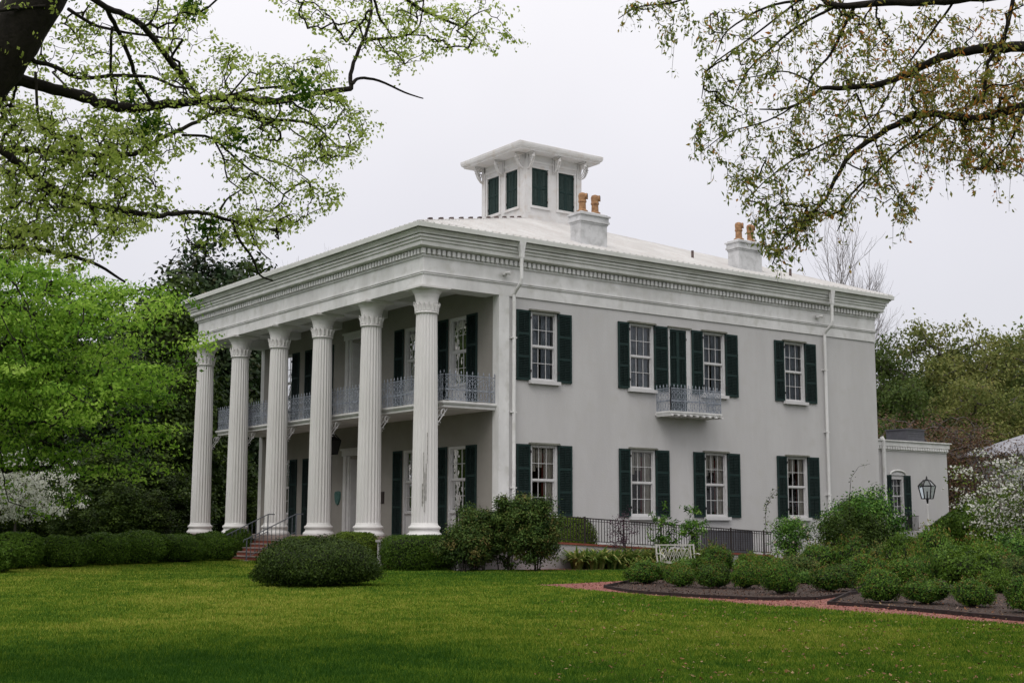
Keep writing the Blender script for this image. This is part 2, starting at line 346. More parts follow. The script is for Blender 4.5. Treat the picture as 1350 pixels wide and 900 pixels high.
# columns
CY = [.43+3.9855*i for i in range(6)]
def fl(j, z): return 1-.055*abs(math.cos(j*math.pi/4)) if True else 1
cb = MB()
prof = []
for i in range(15):
    t = i/14; prof.append((.47-.085*t-.0*t+(.012*math.sin(math.pi*t)), .50+t*7.56))
def rf(j, z):
    return (1, 1, .945, .915, .915, .945)[j % 6]
cb.lathe(prof, n=132, rf=rf)
colm = cb.build('column', M['column'], H, smooth=False)
bb = MB(); bb.lathe([(.61, 0), (.63, .03), (.635, .1), (.60, .15), (.575, .17), (.545, .2), (.53, .26), (.545, .29), (.575, .31), (.585, .35), (.56, .40), (.51, .42), (.49, .46), (.475, .51)], n=40)
kb = MB()
kb.lathe([(.37, 8.02), (.425, 8.03), (.445, 8.06), (.425, 8.09), (.385, 8.11), (.39, 8.3), (.40, 8.45), (.42, 8.6), (.46, 8.74), (.53, 8.84), (.57, 8.89)], n=40)
for i in range(16):
    a_ = math.pi/8*i; ca, sa = math.cos(a_), math.sin(a_)
    r_ = [.39, .40, .43, .475, .46]; z_ = [8.12, 8.24, 8.34, 8.38, 8.30]
    kb.tube([(ca*r, sa*r, z) for r, z in zip(r_, z_)], [.055, .055, .05, .045, .02], 6)
    if i % 2: kb.lathe([(.001, -.03), (.035, 0), (.001, .035)], (.47*ca, .47*sa, 8.44), 6)
kb.box(-.58, .58, -.58, .58, 8.885, 8.92); kb.box(-.635, .635, -.635, .635, 8.92, 8.999)
for i, y in enumerate(CY):
    c = colm if i == 0 else colm.copy()
    if i: COL.objects.link(c)
    c.location = (.43, y, 0); c.rotation_euler[2] = R(2.5)
    if i == 0: bo = bb.build('base', M['column'], c, smooth=True); ko = kb.build('capital', M['column'], c)
    else:
        for q in (bo, ko): z = q.copy(); COL.objects.link(z); z.parent = c
    for ch in [bo, ko] if i == 0 else [x for x in bpy.data.objects if x.parent == c]:
        ch.rotation_euler[2] = -R(2.5)
    c['label'] = ['white fluted column at the near corner with dark streaks on its shaft', 'white fluted column second from the near corner', 'white fluted column right of the entrance steps', 'white fluted column left of the entrance steps', 'white fluted column second from the far end', 'white fluted column at the far left end'][i]
b = MB()
for a_, z0, z1 in ((-2.25, 1.2, 3.0), (-2.15, .9, 2.3), (-2.32, 1.1, 1.9), (-2.05, 1.3, 2.6), (-1.98, 2.6, 3.7)):
    for z in np.linspace(z0, z1, 6)[:-1]:
        r_ = .468; b.box(.43+r_*math.cos(a_)-.006, .43+r_*math.cos(a_)+.01, .43+r_*math.sin(a_)-.006, .43+r_*math.sin(a_)+.01, z, z+(z1-z0)/5)
stain = mat('lichen_stain', (.17, .165, .14), .95, (.40, .38, .36), 9, ramp=(.4, .6))
b.build('stain', stain, H)

# shutters / windows
def shutter_mesh(w_, h_, panels=3, rail=.085, mats=('shutter', 'shutterlit'), hinges=True):
    b = MB(); b.cm = 1; st = .075
    b.box(0, st, 0, .05, 0, h_); b.box(w_-st, w_, 0, .05, 0, h_)
    ph = (h_-rail*(panels+1))/panels
    for i in range(panels+1): b.box(st, w_-st, .002, .048, i*(ph+rail), i*(ph+rail)+rail)
    b.cm = 0
    for i in range(panels):
        z0 = rail+i*(ph+rail); m_ = int(ph/.062)
        for j in range(m_):
            z = z0+(j+.5)*ph/m_
            b.add([(st, .005, z+.022), (w_-st, .005, z+.022), (w_-st, .045, z-.025), (st, .045, z-.025), (st, .005, z+.03), (w_-st, .005, z+.03), (w_-st, .045, z-.017), (st, .045, z-.017)], [(0, 1, 2, 3), (7, 6, 5, 4), (3, 2, 6, 7), (0, 4, 5, 1)])
        b.box(st, w_-st, -.002, .003, z0, z0+ph)
        b.box(w_/2-.012, w_/2+.012, .045, .055, z0+.05, z0+ph-.05)
    if hinges: b.cm = 2; b.box(-.03, .05, .045, .07, h_*.12, h_*.12+.1); b.box(-.03, .05, .045, .07, h_*.88, h_*.88+.1)
    me = b.build('shutter', [M[mats[0]], M[mats[1]], M['blackmetal']]); d = me.data; bpy.data.objects.remove(me); return d
SHM = {}
def shutter(parent, f, u0, u1, z0, z1, n0, mirror=False, panels=3, mats=('shutter', 'shutterlit'), hinges=True, label=None):
    key = (round(u1-u0, 2), round(z1-z0, 2), panels, mats, hinges)
    if key not in SHM: SHM[key] = shutter_mesh(u1-u0, z1-z0, panels, mats=mats, hinges=hinges)
    o = bpy.data.objects.new('shutter', SHM[key]); COL.objects.link(o); o.parent = parent
    ux = np.array(f(1, 0, 0))-np.array(f(0, 0, 0)); un = np.array(f(0, 1, 0))-np.array(f(0, 0, 0))
    if mirror: o_ = f(u1, n0, z0); ux = -ux
    else: o_ = f(u0, n0, z0)
    o.matrix_local = Matrix(((ux[0], un[0], 0, o_[0]), (ux[1], un[1], 0, o_[1]), (0, 0, 1, o_[2]), (0, 0, 0, 1)))
    return o
def curtain(parent, f, u0, u1, z0, z1, n0, m_, waves=4, amp=.03, taper=0.):
    b = MB(); N_ = 40; rows = 8; V = []
    for r in range(rows+1):
        t = r/rows
        for i in range(N_+1):
            s_ = i/N_; a_ = u0+(u1-u0)*(s_*(1-taper*(1-abs(t-.0))*.6) if taper >= 0 else 1-(1-s_)*(1+taper*(1-t)*.6))
            V.append(f(a_, n0+amp*math.sin(s_*waves*6.283+t*.7), z0+(z1-z0)*t))
    b.add(V, [(r*(N_+1)+i, r*(N_+1)+i+1, (r+1)*(N_+1)+i+1, (r+1)*(N_+1)+i) for r in range(rows) for i in range(N_)])
    return b.build('curtain', m_, parent, smooth=True)
rng0 = random.Random(4)
def window(f, u0, u1, z0, z1, t0, t1, style, label, sills=True, sash0=None, shz0=None):
    """style: 'low' tied drapes, 'up' sheers"""
    sb = sash0 if sash0 is not None else z0
    b = MB(); jw = .10
    b.box(u0, u0+jw, -.3, -.04, z0, z1, f); b.box(u1-jw, u1, -.3, -.04, z0, z1, f)
    b.box(u0+jw, u1-jw, -.3, -.042, z1-.09, z1, f); b.box(u0+jw, u1-jw, -.3, -.042, sb, sb+.08, f)
    if sb > z0+.1: b.box(u0+jw, u1-jw, -.25, -.13, z0, sb, f); b.box(u0+jw+.1, u1-jw-.1, -.13, -.11, z0+.15, sb-.12, f)
    a_, c_ = u0+jw, u1-jw; p, q = sb+.08, z1-.09; mid = (p+q)/2
    b.box(a_, c_, -.19, -.10, mid-.03, mid+.03, f)
    for s0, s1, n_ in ((p, mid-.03, -.19), (mid+.03, q, -.15)):
        b.box(a_, a_+.026, n_, n_+.04, s0, s1, f); b.box(c_-.026, c_, n_, n_+.04, s0, s1, f)
        b.box(a_+.026, c_-.026, n_, n_+.04, s0, s0+.03, f); b.box(a_+.026, c_-.026, n_, n_+.04, s1-.03, s1, f)
        for k_ in (1, 2): u = a_+(c_-a_)*k_/3; b.box(u-.011, u+.011, n_+.002, n_+.036, s0+.03, s1-.03, f)
        m_ = (s0+s1)/2; b.box(a_+.026, c_-.026, n_+.004, n_+.034, m_-.011, m_+.011, f)
    wd = b.build('window', M['frame'], H); wd['label'] = label
    g = MB(); g.quad(f(a_, -.17, p), f(c_, -.17, p), f(c_, -.17, mid), f(a_, -.17, mid)); g.quad(f(a_, -.13, mid), f(c_, -.13, mid), f(c_, -.13, q), f(a_, -.13, q)); g.build('glass', M['glass'], wd)
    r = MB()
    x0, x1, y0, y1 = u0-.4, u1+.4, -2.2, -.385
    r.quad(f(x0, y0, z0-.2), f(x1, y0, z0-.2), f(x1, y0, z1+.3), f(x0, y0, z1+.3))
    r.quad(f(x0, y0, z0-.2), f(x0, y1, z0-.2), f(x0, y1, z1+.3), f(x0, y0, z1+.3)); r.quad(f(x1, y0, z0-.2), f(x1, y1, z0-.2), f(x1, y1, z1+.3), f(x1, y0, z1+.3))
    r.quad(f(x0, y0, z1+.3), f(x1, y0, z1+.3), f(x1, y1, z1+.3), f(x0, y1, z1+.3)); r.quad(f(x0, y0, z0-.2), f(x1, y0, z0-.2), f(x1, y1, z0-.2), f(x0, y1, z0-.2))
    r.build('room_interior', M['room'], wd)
    if sills:
        s_ = MB(); s_.box(u0-.09, u1+.09, -.04, .11, z0-.13, z0, f); s_.build('sill', M['frame'], wd)
        h_ = MB(); h_.box(u0-.07, u1+.07, -.05, .10, z1, z1+.045, f); h_.box(u0-.05, u1+.05, -.05, .07, z1+.045, z1+.07, f); h_.build('lintel', M['lintel'], wd)
    sz = z0-.02 if shz0 is None else shz0
    shutter(wd, f, t0, u0-.01, sz, z1+.0, .0 if f is front else -.03, mirror=True)
    shutter(wd, f, u1+.01, t1, sz, z1+.0, .0 if f is front else -.03)
    du = c_-a_
    if style == 'low':
        v_ = rng0.uniform(-.06, .06)
        curtain(wd, f, a_+du*(.66+v_), c_-.01, sb+.05, z1-.05, -.225, M['curtain'], 3, .015)
        curtain(wd, f, a_+.01, a_+du*.26, z1-.95+v_, z1-.05, -.225, M['curtain'], 2, .015)
        curtain(wd, f, a_+du*.30, a_+du*.56, z1-.8+v_, z1-.05, -.235, M['curtain'], 2, .015)
        curtain(wd, f, a_, a_+du*.12, sb, z1-.3, -.26, M['redcloth'], 2, .015); curtain(wd, f, a_+du*(.60+v_), a_+du*.68, sb, z1-.3, -.26, M['redcloth'], 2, .015)
    elif style == 'up':
        v_ = rng0.uniform(-.05, .05)
        curtain(wd, f, a_+.01, a_+du*(.42+v_), sb+.03, z1-.05, -.225, M['sheer'], 4, .015); curtain(wd, f, a_+du*(.48-v_), c_-.08, sb+.03, z1-.05, -.235, M['sheer'], 4, .015)
    return wd
nm = ['nearest the portico', 'left of the side balcony', None, 'right of the side balcony', 'nearest the back corner']
for i in (0, 1, 3, 4):
    (u0, u1), (t0, t1) = SW[i], ST[i]
    window(side, u0, u1, zUS, zUH, t0, t1, 'up', 'upper side window '+nm[i])
    window(side, u0, u1, zLS, zLH, t0, t1, 'low', 'ground-floor side window '+nm[i])
for i, (u0, u1) in enumerate(FWIN):
    q = ['nearest the right corner', 'right of the doorway', 'left of the doorway', 'nearest the far left end'][i]
    window(front, u0, u1, .02, 3.46, u0-.72, u1+.72, 'low', 'tall ground-floor porch window '+q, sills=False, sash0=.9)
    window(front, u0, u1, 4.94, 8.5, u0-.72, u1+.72, 'up', 'tall upper porch window '+q, sills=False, sash0=5.8)
# side balcony door with closed shutters
b = MB(); u0, u1, z0, z1 = DOORU
b.box(u0, u0+.05, -.3, -.02, z0, z1, side); b.box(u1-.22, u1, -.3, -.02, z0, z1, side); b.box(u0+.05, u1-.22, -.3, -.022, z1-.06, z1, side); b.box(u0+.05, u1-.22, -.36, -.3, z0, z1-.06, side)
dr = b.build('balcony_door', M['frame'], H); dr['label'] = 'side balcony doorway closed by a pair of green shutters'
uw = (u1-.22-u0-.05)/2
shutter(dr, side, u0+.05, u0+.05+uw, z0+.02, z1-.07, -.09); shutter(dr, side, u0+.05+uw, u1-.22, z0+.02, z1-.07, -.09, mirror=True)
b = MB(); b.box(u0-.05, u1+.05, -.05, .05, z1, z1+.05, side); b.build('lintel', M['lintel'], dr)
# porch doors
for z0, z1, lb in ((0.0, 3.3, 'front door in a white surround under the balcony'), (4.93, 8.4, 'upper porch door in a white surround')):
    b = MB()
    b.box(8.72, 8.98, 0, .10, z0+.0, z1+.12, front); b.box(11.36, 11.62, 0, .10, z0, z1+.12, front)
    b.box(9.0, 9.2, -.03, .05, z0, z1+.1, front); b.box(11.14, 11.34, -.03, .05, z0, z1+.1, front)
    b.box(8.66, 11.68, 0, .14, z1+.12, z1+.36, front); b.box(8.6, 11.74, 0, .2, z1+.36, z1+.44, front)
    b.box(9.2, 9.25, -.7, -.0, z0, z1, front); b.box(11.09, 11.14, -.7, 0, z0, z1, front); b.box(9.25, 11.09, -.75, -.7, z0, z1, front)
    ds = b.build('door', M['frame'], H); ds['label'] = lb
    b = MB(); b.box(9.65, 10.69, -.7, -.62, z0+.02, z1-.7, front)
    for a_ in (9.75, 10.22):
        for q, r in ((.25, 1.1), (1.25, 2.35)): b.box(a_, a_+.37, -.62, -.60, z0+q, z0+r, front)
    b.build('door_leaf', M['trim'], ds); b = MB(); b.lathe([(.0, 0), (.035, .01), (.035, .05), (0, .06)], (0, 0, 0), 10); q = b.build('handle', M['iron'], ds); q.location = (D+.58, 10.6, z0+1.05); q.rotation_euler[1] = R(-90)

# iron lace railing panel: f(u, n, z)
def lace(b, f, u0, u1, z0, h=.92, pitch=.24, t=.013):
    n_ = max(1, round((u1-u0)/pitch)); p = (u1-u0)/n_
    def ln(a_, c_, w_=t): b.bar(f(a_[0], 0, a_[1]), f(c_[0], 0, c_[1]), w_, w_)
    for z in (.04, .20, .62, .80, h): ln((u0, z0+z), (u1, z0+z), .024 if z in (.04, h) else .012)
    for i in range(n_+1):
        u = u0+i*p; ln((u, z0), (u, z0+h+.06), .016 if i % 4 else .03)
        b.lathe([(.001, 0), (.028, .03), (.02, .07), (.001, .13)], f(u, 0, z0+h+.04), 5)
    for i in range(n_):
        a_, c_ = u0+i*p, u0+(i+1)*p; m_ = (a_+c_)/2
        ln((a_, z0+.80), (c_, z0+h)); ln((c_, z0+.80), (a_, z0+h))
        ln((m_, z0+.62), (a_+p*.12, z0+.41)); ln((a_+p*.12, z0+.41), (m_, z0+.20)); ln((m_, z0+.62), (c_-p*.12, z0+.41)); ln((c_-p*.12, z0+.41), (m_, z0+.20))
        ln((m_, z0+.04), (m_, z0+.80)); ln((m_-.06, z0+.41), (m_+.06, z0+.41), .05)
        ln((a_, z0+.04), (m_, z0+.20)); ln((c_, z0+.04), (m_, z0+.20)); ln((a_, z0+.62), (m_, z0+.80)); ln((c_, z0+.62), (m_, z0+.80))
b = MB(); b.box(1.0, D, .15, W-.15, 4.80, 4.915); b.box(1.06, D, .21, W-.21, 4.68, 4.80); b.box(.97, 1.0, .12, W-.12, 4.84, 4.90); b.box(1.0, D-.02, .12, .15, 4.84, 4.90)
bal = b.build('porch_balcony', M['trim'], H); bal['label'] = 'long first-floor balcony behind the white columns'
b = MB(); lace(b, lambda u, n_, z: (1.06, u, z), .2, W-.2, 4.93, .95, .25); lace(b, lambda u, n_, z: (u, .2, z), 1.06, D-.05, 4.93, .95, .25); lace(b, lambda u, n_, z: (u, W-.2, z), 1.06, D-.05, 4.93, .95, .25)
b.build('railing', M['lace'], bal)
for y in CY:
    b = MB()
    for s_ in (-.12, .12):
        th = np.linspace(0, 4.2, 14); b.tube([(1.15+.0, y+s_*(1+.0), 4.68-.16)]+[(1.12+.13*math.cos(a_+1.2)*(1-a_/7), y+s_, 4.46+.17*math.sin(a_+1.2)*(1-a_/7)) for a_ in th], .022, 5)
        b.bar((.88, y+s_, 4.1), (1.3, y+s_, 4.67), .03); b.tube([(.92+.07*math.cos(a_), y+s_, 4.1+.07*math.sin(a_)) for a_ in np.linspace(0, 5, 10)], .016, 4)
    b.build('bracket', M['frame'], bal)
b = MB(); b.box(11.15, 14.05, .05, .9, 4.93, 5.0, side); b.box(11.18, 14.02, -.04, .87, 4.86, 4.93, side)
for u in np.arange(11.2, 14.05, .35): b.box(u, u+.09, .0, .93, 4.80, 4.86, side)
sb_ = b.build('side_balcony', M['trim'], H); sb_['label'] = 'small balcony with grey iron lace on the side wall'
b = MB(); lace(b, lambda u, n_, z: (u, -.86, z), 11.2, 14.0, 5.0, .92, .2); lace(b, lambda u, n_, z: (11.2, -u, z), .05, .86, 5.0, .92, .2); lace(b, lambda u, n_, z: (14.0, -u, z), .05, .86, 5.0, .92, .2)
b.build('railing', M['lace'], sb_)

# downspouts
for X, lb in ((3.99, 'white downspout beside the portico'), (21.45, 'white downspout near the back corner')):
    b = MB(); b.tube([(X, -.09, G), (X, -.09, 8.95), (X, -.10, 9.08), (X, -.2, 9.2), (X, -.38, 9.33), (X, -.5, 9.42), (X, -.56, 9.6), (X, -.57, 10.4)], .07, 10)
    b.box(X-.08, X+.08, -.64, -.50, 10.4, 10.62); b.add([(X-.08, -.64, 10.6), (X+.08, -.64, 10.6), (X+.08, -.5, 10.6), (X-.08, -.5, 10.6), (X-.15, -.66, 11.0), (X+.15, -.66, 11.0), (X+.15, -.48, 11.0), (X-.15, -.48, 11.0)], [(0, 1, 5, 4), (1, 2, 6, 5), (2, 3, 7, 6), (3, 0, 4, 7), (4, 5, 6, 7)])
    for z in (1.8, 4.6, 7.4): b.box(X-.1, X+.1, -.15, .05, z, z+.04)
    q = b.build('downspout', M['trim'], H); q['label'] = lb
    b = MB(); b.box(X-.5, X-.36, -.12, -.02, 9.75, 9.9); b.tube([(X-.43, -.05, 9.85), (X-.3, -.3, 9.82)], [.05, .08], 8); b.tube([(X-.43, -.05, 9.85), (X-.6, -.25, 9.8)], [.04, .07], 8); b.build('floodlight', M['trim'], H)

# roof
EV = .60; zE = 11.14; TX0, TX1, TY0, TY1, zT = 10.85, 14.15, 8.42, 11.92, 14.52
E4 = [(-EV, -EV), (L+EV, -EV), (L+EV, W+EV), (-EV, W+EV)]; T4 = [(TX0, TY0), (TX1, TY0), (TX1, TY1), (TX0, TY1)]
b = MB(); b.add([(*p, zE) for p in E4]+[(*p, zT) for p in T4], [(0, 1, 5, 4), (1, 2, 6, 5), (2, 3, 7, 6), (3, 0, 4, 7), (4, 5, 6, 7)])
cap = MB()
def ribs(ax0, e0, e1, t0, t1, eo, to, flip):
    # ribs run up the slope from the eave line to hip or cupola; ax0: 0 => spaced along X
    n_ = int((e1-e0)/.32)
    for i in range(1, n_):
        s_ = e0+(e1-e0)*i/n_
        if s_ < t0: t = (s_-e0)/(t0-e0)
        elif s_ > t1: t = (e1-s_)/(e1-t1)
        else: t = 1
        p0 = (s_, eo, zE+.03); p1 = (s_, eo+(to-eo)*t, zE+(zT-zE)*t+.03)
        if not ax0: a_, c_ = p0, p1
        else: a_, c_ = (p0[1], p0[0], p0[2]), (p1[1], p1[0], p1[2])
        b.bar(a_, c_, .085, .10)
        if t < 1 and s_ < t0 and eo < 0 and not ax0 and i % 3 == 0:
            c_ = np.array(c_); cap.bar(c_+(-.07, 0, .05), c_+(.07, 0, .07), .14, .10)
ribs(0, -EV, L+EV, TX0, TX1, -EV, TY0, 0); ribs(1, -EV, W+EV, TY0, TY1, -EV, TX0, 0)
ribs(0, -EV, L+EV, TX0, TX1, W+EV, TY1, 0); ribs(1, -EV, W+EV, TY0, TY1, L+EV, TX1, 0)
cap.bar((*E4[0], zE+.03), (*T4[0], zT+.03), .10, .05)
roof = b.build('roof', M['roof'], H); cap.build('ridge_tile', M['ridge'], roof)
b = MB()
for e_, t_ in zip(E4, T4): b.bar((*e_, zE+.05), (*t_, zT+.05), .16, .04)
b.build('hip_cap', M['roof'], roof)
b = MB()
for x, y in ((15.2, 1.9), (20.5, 1.0)): b.tube([(x, y, 11.2+.38*y), (x, y, 11.75+.38*y)], .06, 8)
b.build('vent_pipe', M['ridge'], roof)

# chimneys
def roofz(y): return zE+(zT-zE)*(y+EV)/(TY0+EV)
def chimney(x0, x1, y0, y1, lb):
    b = MB(); zb = roofz(y0)-.15
    b.box(x0, x1, y0, y1, zb, 12.45); b.box(x0-.03, x1+.03, y0-.03, y1+.03, 12.45, 12.52); b.box(x0-.08, x1+.08, y0-.08, y1+.08, 12.52, 12.60); b.box(x0-.05, x1+.05, y0-.05, y1+.05, 12.60, 12.78)
    b.box(x0-.11, x1+.11, y0-.11, y1+.11, 12.78, 12.84); b.box(x0-.02, x1+.02, y0-.02, y1+.02, 12.84, 12.90)
    b.add([(x0, y0, 12.9), (x1, y0, 12.9), (x1, y1, 12.9), (x0, y1, 12.9), (x0+.2, y0+.2, 13.0), (x1-.2, y0+.2, 13.0), (x1-.2, y1-.2, 13.0), (x0+.2, y1-.2, 13.0)], [(0, 1, 5, 4), (1, 2, 6, 5), (2, 3, 7, 6), (3, 0, 4, 7), (4, 5, 6, 7)])
    c = b.build('chimney', M['chimney'], H); c['label'] = lb
    for k_ in (0, 1):
        px_ = x0+.36+k_*(x1-x0-.72); py_ = (y0+y1)/2
        b = MB(); b.lathe([(.22, 0), (.23, .06), (.15, .12), (.14, .4), (.17, .42), (.17, .48), (.15, .5), (.17, .7), (.14, .78), (.05, .82)], (px_, py_, 12.95), 16)
        th = [(px_, py_, 13.58), (px_+.09, py_-.09, 13.61), (px_+.15, py_-.15, 13.62)]; b.tube(th, [.13, .125, .135], 12)
        b.cm = 1; b.tube([(px_+.14, py_-.14, 13.62), (px_+.1553, py_-.1553, 13.62)], .11, 12)  # black disc over the closed mouth, painted as its shaded hollow
        b.build('chimney_pot', [M['terra'], M['hollow_black']], c)
chimney(7.63, 9.01, .4, 1.05, 'white painted chimney nearest the portico with two terracotta pots')
chimney(16.55, 18.0, .4, 1.05, 'white painted chimney behind the oak twigs with two terracotta pots')

# cupola
b = MB(); x0, x1, y0, y1 = TX0, TX1, TY0, TY1
b.box(x0-.12, x1+.12, y0-.12, y1+.12, 14.3, 14.72); b.box(x0-.06, x1+.06, y0-.06, y1+.06, 14.72, 14.82)
wz0, wz1 = 15.22, 17.04
wins_s = [(11.19, 12.16), (12.77, 13.74)]; wins_f = [(9.0, 9.97), (10.5, 11.47)]
cs = lambda u, n_, z: (u, y0-n_, z); cf = lambda u, n_, z: (x0-n_, u, z); cn = lambda u, n_, z: (u, y1+n_, z); cbk = lambda u, n_, z: (x1+n_, u, z)
for f_, (a_, c_), ws in ((cs, (x0, x1), wins_s), (cf, (y0+.01, y1-.01), wins_f), (cn, (x0, x1), wins_s), (cbk, (y0+.01, y1-.01), wins_f)):
    wallmesh(b, f_, a_, c_, 14.82, 17.75, [(p, q, wz0, wz1) for p, q in ws], -.22, 0)
    b.box(a_-.015, a_+.26, .002, .05, 14.83, 17.3, f_); b.box(c_-.26, c_+.015, .002, .05, 14.83, 17.3, f_)
    for p, q in ws: b.box(p-.09, p, .002, .045, wz0-.07, wz1+.07, f_); b.box(q, q+.09, .002, .045, wz0-.07, wz1+.07, f_); b.box(p, q, .002, .043, wz1, wz1+.07, f_); b.box(p-.12, q+.12, .002, .07, wz0-.12, wz0-.0, f_)
    b.box(a_-.04, c_+.04, .0015, .04, 17.28, 17.4, f_)
cup = b.build('cupola', M['cupola'], H); cup['label'] = 'square white cupola with green shutters on the roof top'
for f_, ws in ((cs, wins_s), (cf, wins_f), (cn, wins_s), (cbk, wins_f)):
    for p, q in ws:
        m_ = (p+q)/2
        shutter(cup, f_, p+.005, m_-.003, wz0+.01, wz1-.01, -.07, panels=2, mats=('cupshutter', 'shutterlit')); shutter(cup, f_, m_+.003, q-.005, wz0+.01, wz1-.01, -.07, mirror=True, panels=2, mats=('cupshutter', 'shutterlit'))
b = MB(); cx_, cy_ = (x0+x1)/2, (y0+y1)/2; A_, B_ = 2.5, 2.45
b.box(cx_-A_+.12, cx_+A_-.12, cy_-B_+.12, cy_+B_-.12, 17.68, 17.74)
b.ring([(-.35, 17.72), (-.1, 17.741), (-.03, 17.80), (0, 17.9), (.0, 18.0), (-.05, 18.03)], cx_-A_, cx_+A_, cy_-B_, cy_+B_)
b.add([(cx_-A_+.05, cy_-B_+.05, 18.03), (cx_+A_-.05, cy_-B_+.05, 18.03), (cx_+A_-.05, cy_+B_-.05, 18.03), (cx_-A_+.05, cy_+B_-.05, 18.03), (cx_, cy_, 18.45)], [(0, 1, 4), (1, 2, 4), (2, 3, 4), (3, 0, 4)])
b.build('cupola_roof', M['cupola'], cup)
for f_, us in ((cs, (x0+.1, cx_, x1-.1)), (cf, (y0+.1, cy_, y1-.1)), (cn, (x0+.1, cx_, x1-.1)), (cbk, (y0+.1, cy_, y1-.1))):
    for u in us:
        b = MB()
        for s_ in (-.05, .05):
            b.bar(f_(u+s_, .02, 17.64), f_(u+s_, .5, 17.64), .035, .06)
            b.bar(f_(u+s_, .05, 17.62), f_(u+s_, .05, 16.9), .04, .05)
            b.tube([f_(u+s_, .05+.42*math.sin(a_), 16.95+.6*(1-math.cos(a_))) for a_ in np.linspace(0, 1.5, 9)], .028, 5)
            b.tube([f_(u+s_, .42+.1*math.cos(a_), 17.42+.1*math.sin(a_)) for a_ in np.linspace(0, 5.5, 9)], .03, 4)
        b.lathe([(.001, 0), (.05, .06), (.03, .14), (.05, .2)], f_(u, .5, 17.38), 8)
        b.build('bracket', M['cupola'], cup)

# plaques and lantern on the porch
b = MB(); b.box(8.22, 8.56, .0, .03, 1.35, 1.8, front); b.box(8.20, 8.58, .0, .02, 1.33, 1.82, front); tag(b.build('plaque', M['plaque']), 'small dark square plaque on the porch wall right of the doorway', 'plaque')
b = MB(); pts = [(0, .62), (.22, .6), (.27, .5), (.24, .25), (.12, .05), (0, 0), (-.12, .05), (-.24, .25), (-.27, .5), (-.22, .6)]
nP = len(pts); b.add([front(12.2+u, .002, 1.3+z) for u, z in pts]+[front(12.2+u*.85, .06, 1.32+z*.93) for u, z in pts], [tuple(range(nP, 2*nP))]+[(i, (i+1) % nP, nP+(i+1) % nP, nP+i) for i in range(nP)])
tag(b.build('plaque', M['verdigris']), 'green shield-shaped plaque on the porch wall left of the doorway', 'plaque')
def lantern(b, c, s=1.):
    x, y, z = c
    q = [(x+s*.17*a_, y+s*.17*d_, z+s*.0) for a_, d_ in ((-1, -1), (1, -1), (1, 1), (-1, 1))]; t = [(x+s*.26*a_, y+s*.26*d_, z+s*.5) for a_, d_ in ((-1, -1), (1, -1), (1, 1), (-1, 1))]; r = [(x+s*.1*a_, y+s*.1*d_, z+s*.72) for a_, d_ in ((-1, -1), (1, -1), (1, 1), (-1, 1))]
    for i in range(4):
        j = (i+1) % 4
        for a_, d_ in ((q[i], q[j]), (q[i], t[i]), (t[i], t[j]), (t[i], r[i]), (r[i], r[j])): b.bar(a_, d_, .035*s, .035*s)
    return q, t, r
LB = thing('porch_lantern', 'dark iron lantern hanging under the balcony above the porch', 'lantern', (0, 0, 0))
LX, LY = 2.2, 10.75
b = MB(); q, t, r = lantern(b, (LX, LY, 3.45), 1.15); b.add([*t, (LX, LY, 4.32)], [(0, 1, 4), (1, 2, 4), (2, 3, 4), (3, 0, 4)]); b.tube([(LX, LY, 4.3), (LX, LY, 4.68)], .02, 6); b.build('frame', M['blackmetal'], LB)
b = MB(); [b.quad(q[i], q[(i+1) % 4], t[(i+1) % 4], t[i]) for i in range(4)]; b.build('glass', mat('smoky_glass', (.03, .03, .03), .3), LB)
em = bpy.data.materials.new('lit_bulb'); em.use_nodes = True; ep = em.node_tree.nodes['Principled BSDF']; ep.inputs['Emission Color'].default_value = (1, .5, .18, 1); ep.inputs['Emission Strength'].default_value = 9
b = MB(); b.lathe([(.001, 0), (.04, .03), (.05, .08), (.03, .13), (.001, .17)], (5.4, .95, 1.9), 10); LP = thing('wall_lamp', 'small lit lamp glowing inside the ground-floor window beside the portico', 'lamp')
b.build('bulb', em, LP); b = MB(); b.tube([(5.4, .95, 1.9), (5.4, .95, 1.75), (5.4, 1.2, 1.7), (5.4, 2.2, 1.8)], .015, 5); b.build('arm', M['plaque'], LP)

# ------------------------------------------------------------------ entrance steps
ST_ = thing('entrance_steps', 'red brick steps with pale treads up to the porch', 'steps')
b = MB(); tr = MB(); nS = 6
for i in range(nS):
    x1_ = -.34-(i)*.34; z_ = -.16*(i+1); b.box(x1_-.34, x1_, 9.1, 12.0, G-.05, z_-.04) if z_ > G else None
    if z_ > G: tr.box(x1_-.36, x1_, 9.08, 12.02, z_-.04, z_)
b.build('riser', M['brick'], ST_); tr.build('tread', M['floor'], ST_)
for y, lb in ((9.25, 'thin iron stair handrail on the right of the brick steps'), (11.85, 'thin iron stair handrail on the left of the brick steps')):
    b = MB(); x0_, z0_, x1_, z1_ = -.15, .88, -2.3, -.12
    b.bar((x0_, y, z0_), (x1_, y, z1_), .035); b.bar((x0_, y, z0_-.72), (x1_, y, z1_-.72), .025); b.bar((x0_, y, z0_), (x0_+.3, y, z0_), .045)
    b.tube([(x1_, y, z1_), (x1_-.12, y, z1_-.03), (x1_-.14, y, z1_-.12)], .02, 5)
    for i in range(13):
        t = i/12; x = x0_+(x1_-x0_)*t; z = z0_+(z1_-z0_)*t; b.bar((x, y, z), (x, y, z-.72 if i % 12 else z-.95), .02 if i % 12 else .04)
    tag(b.build('stair_handrail', M['rail']), lb, 'handrail')

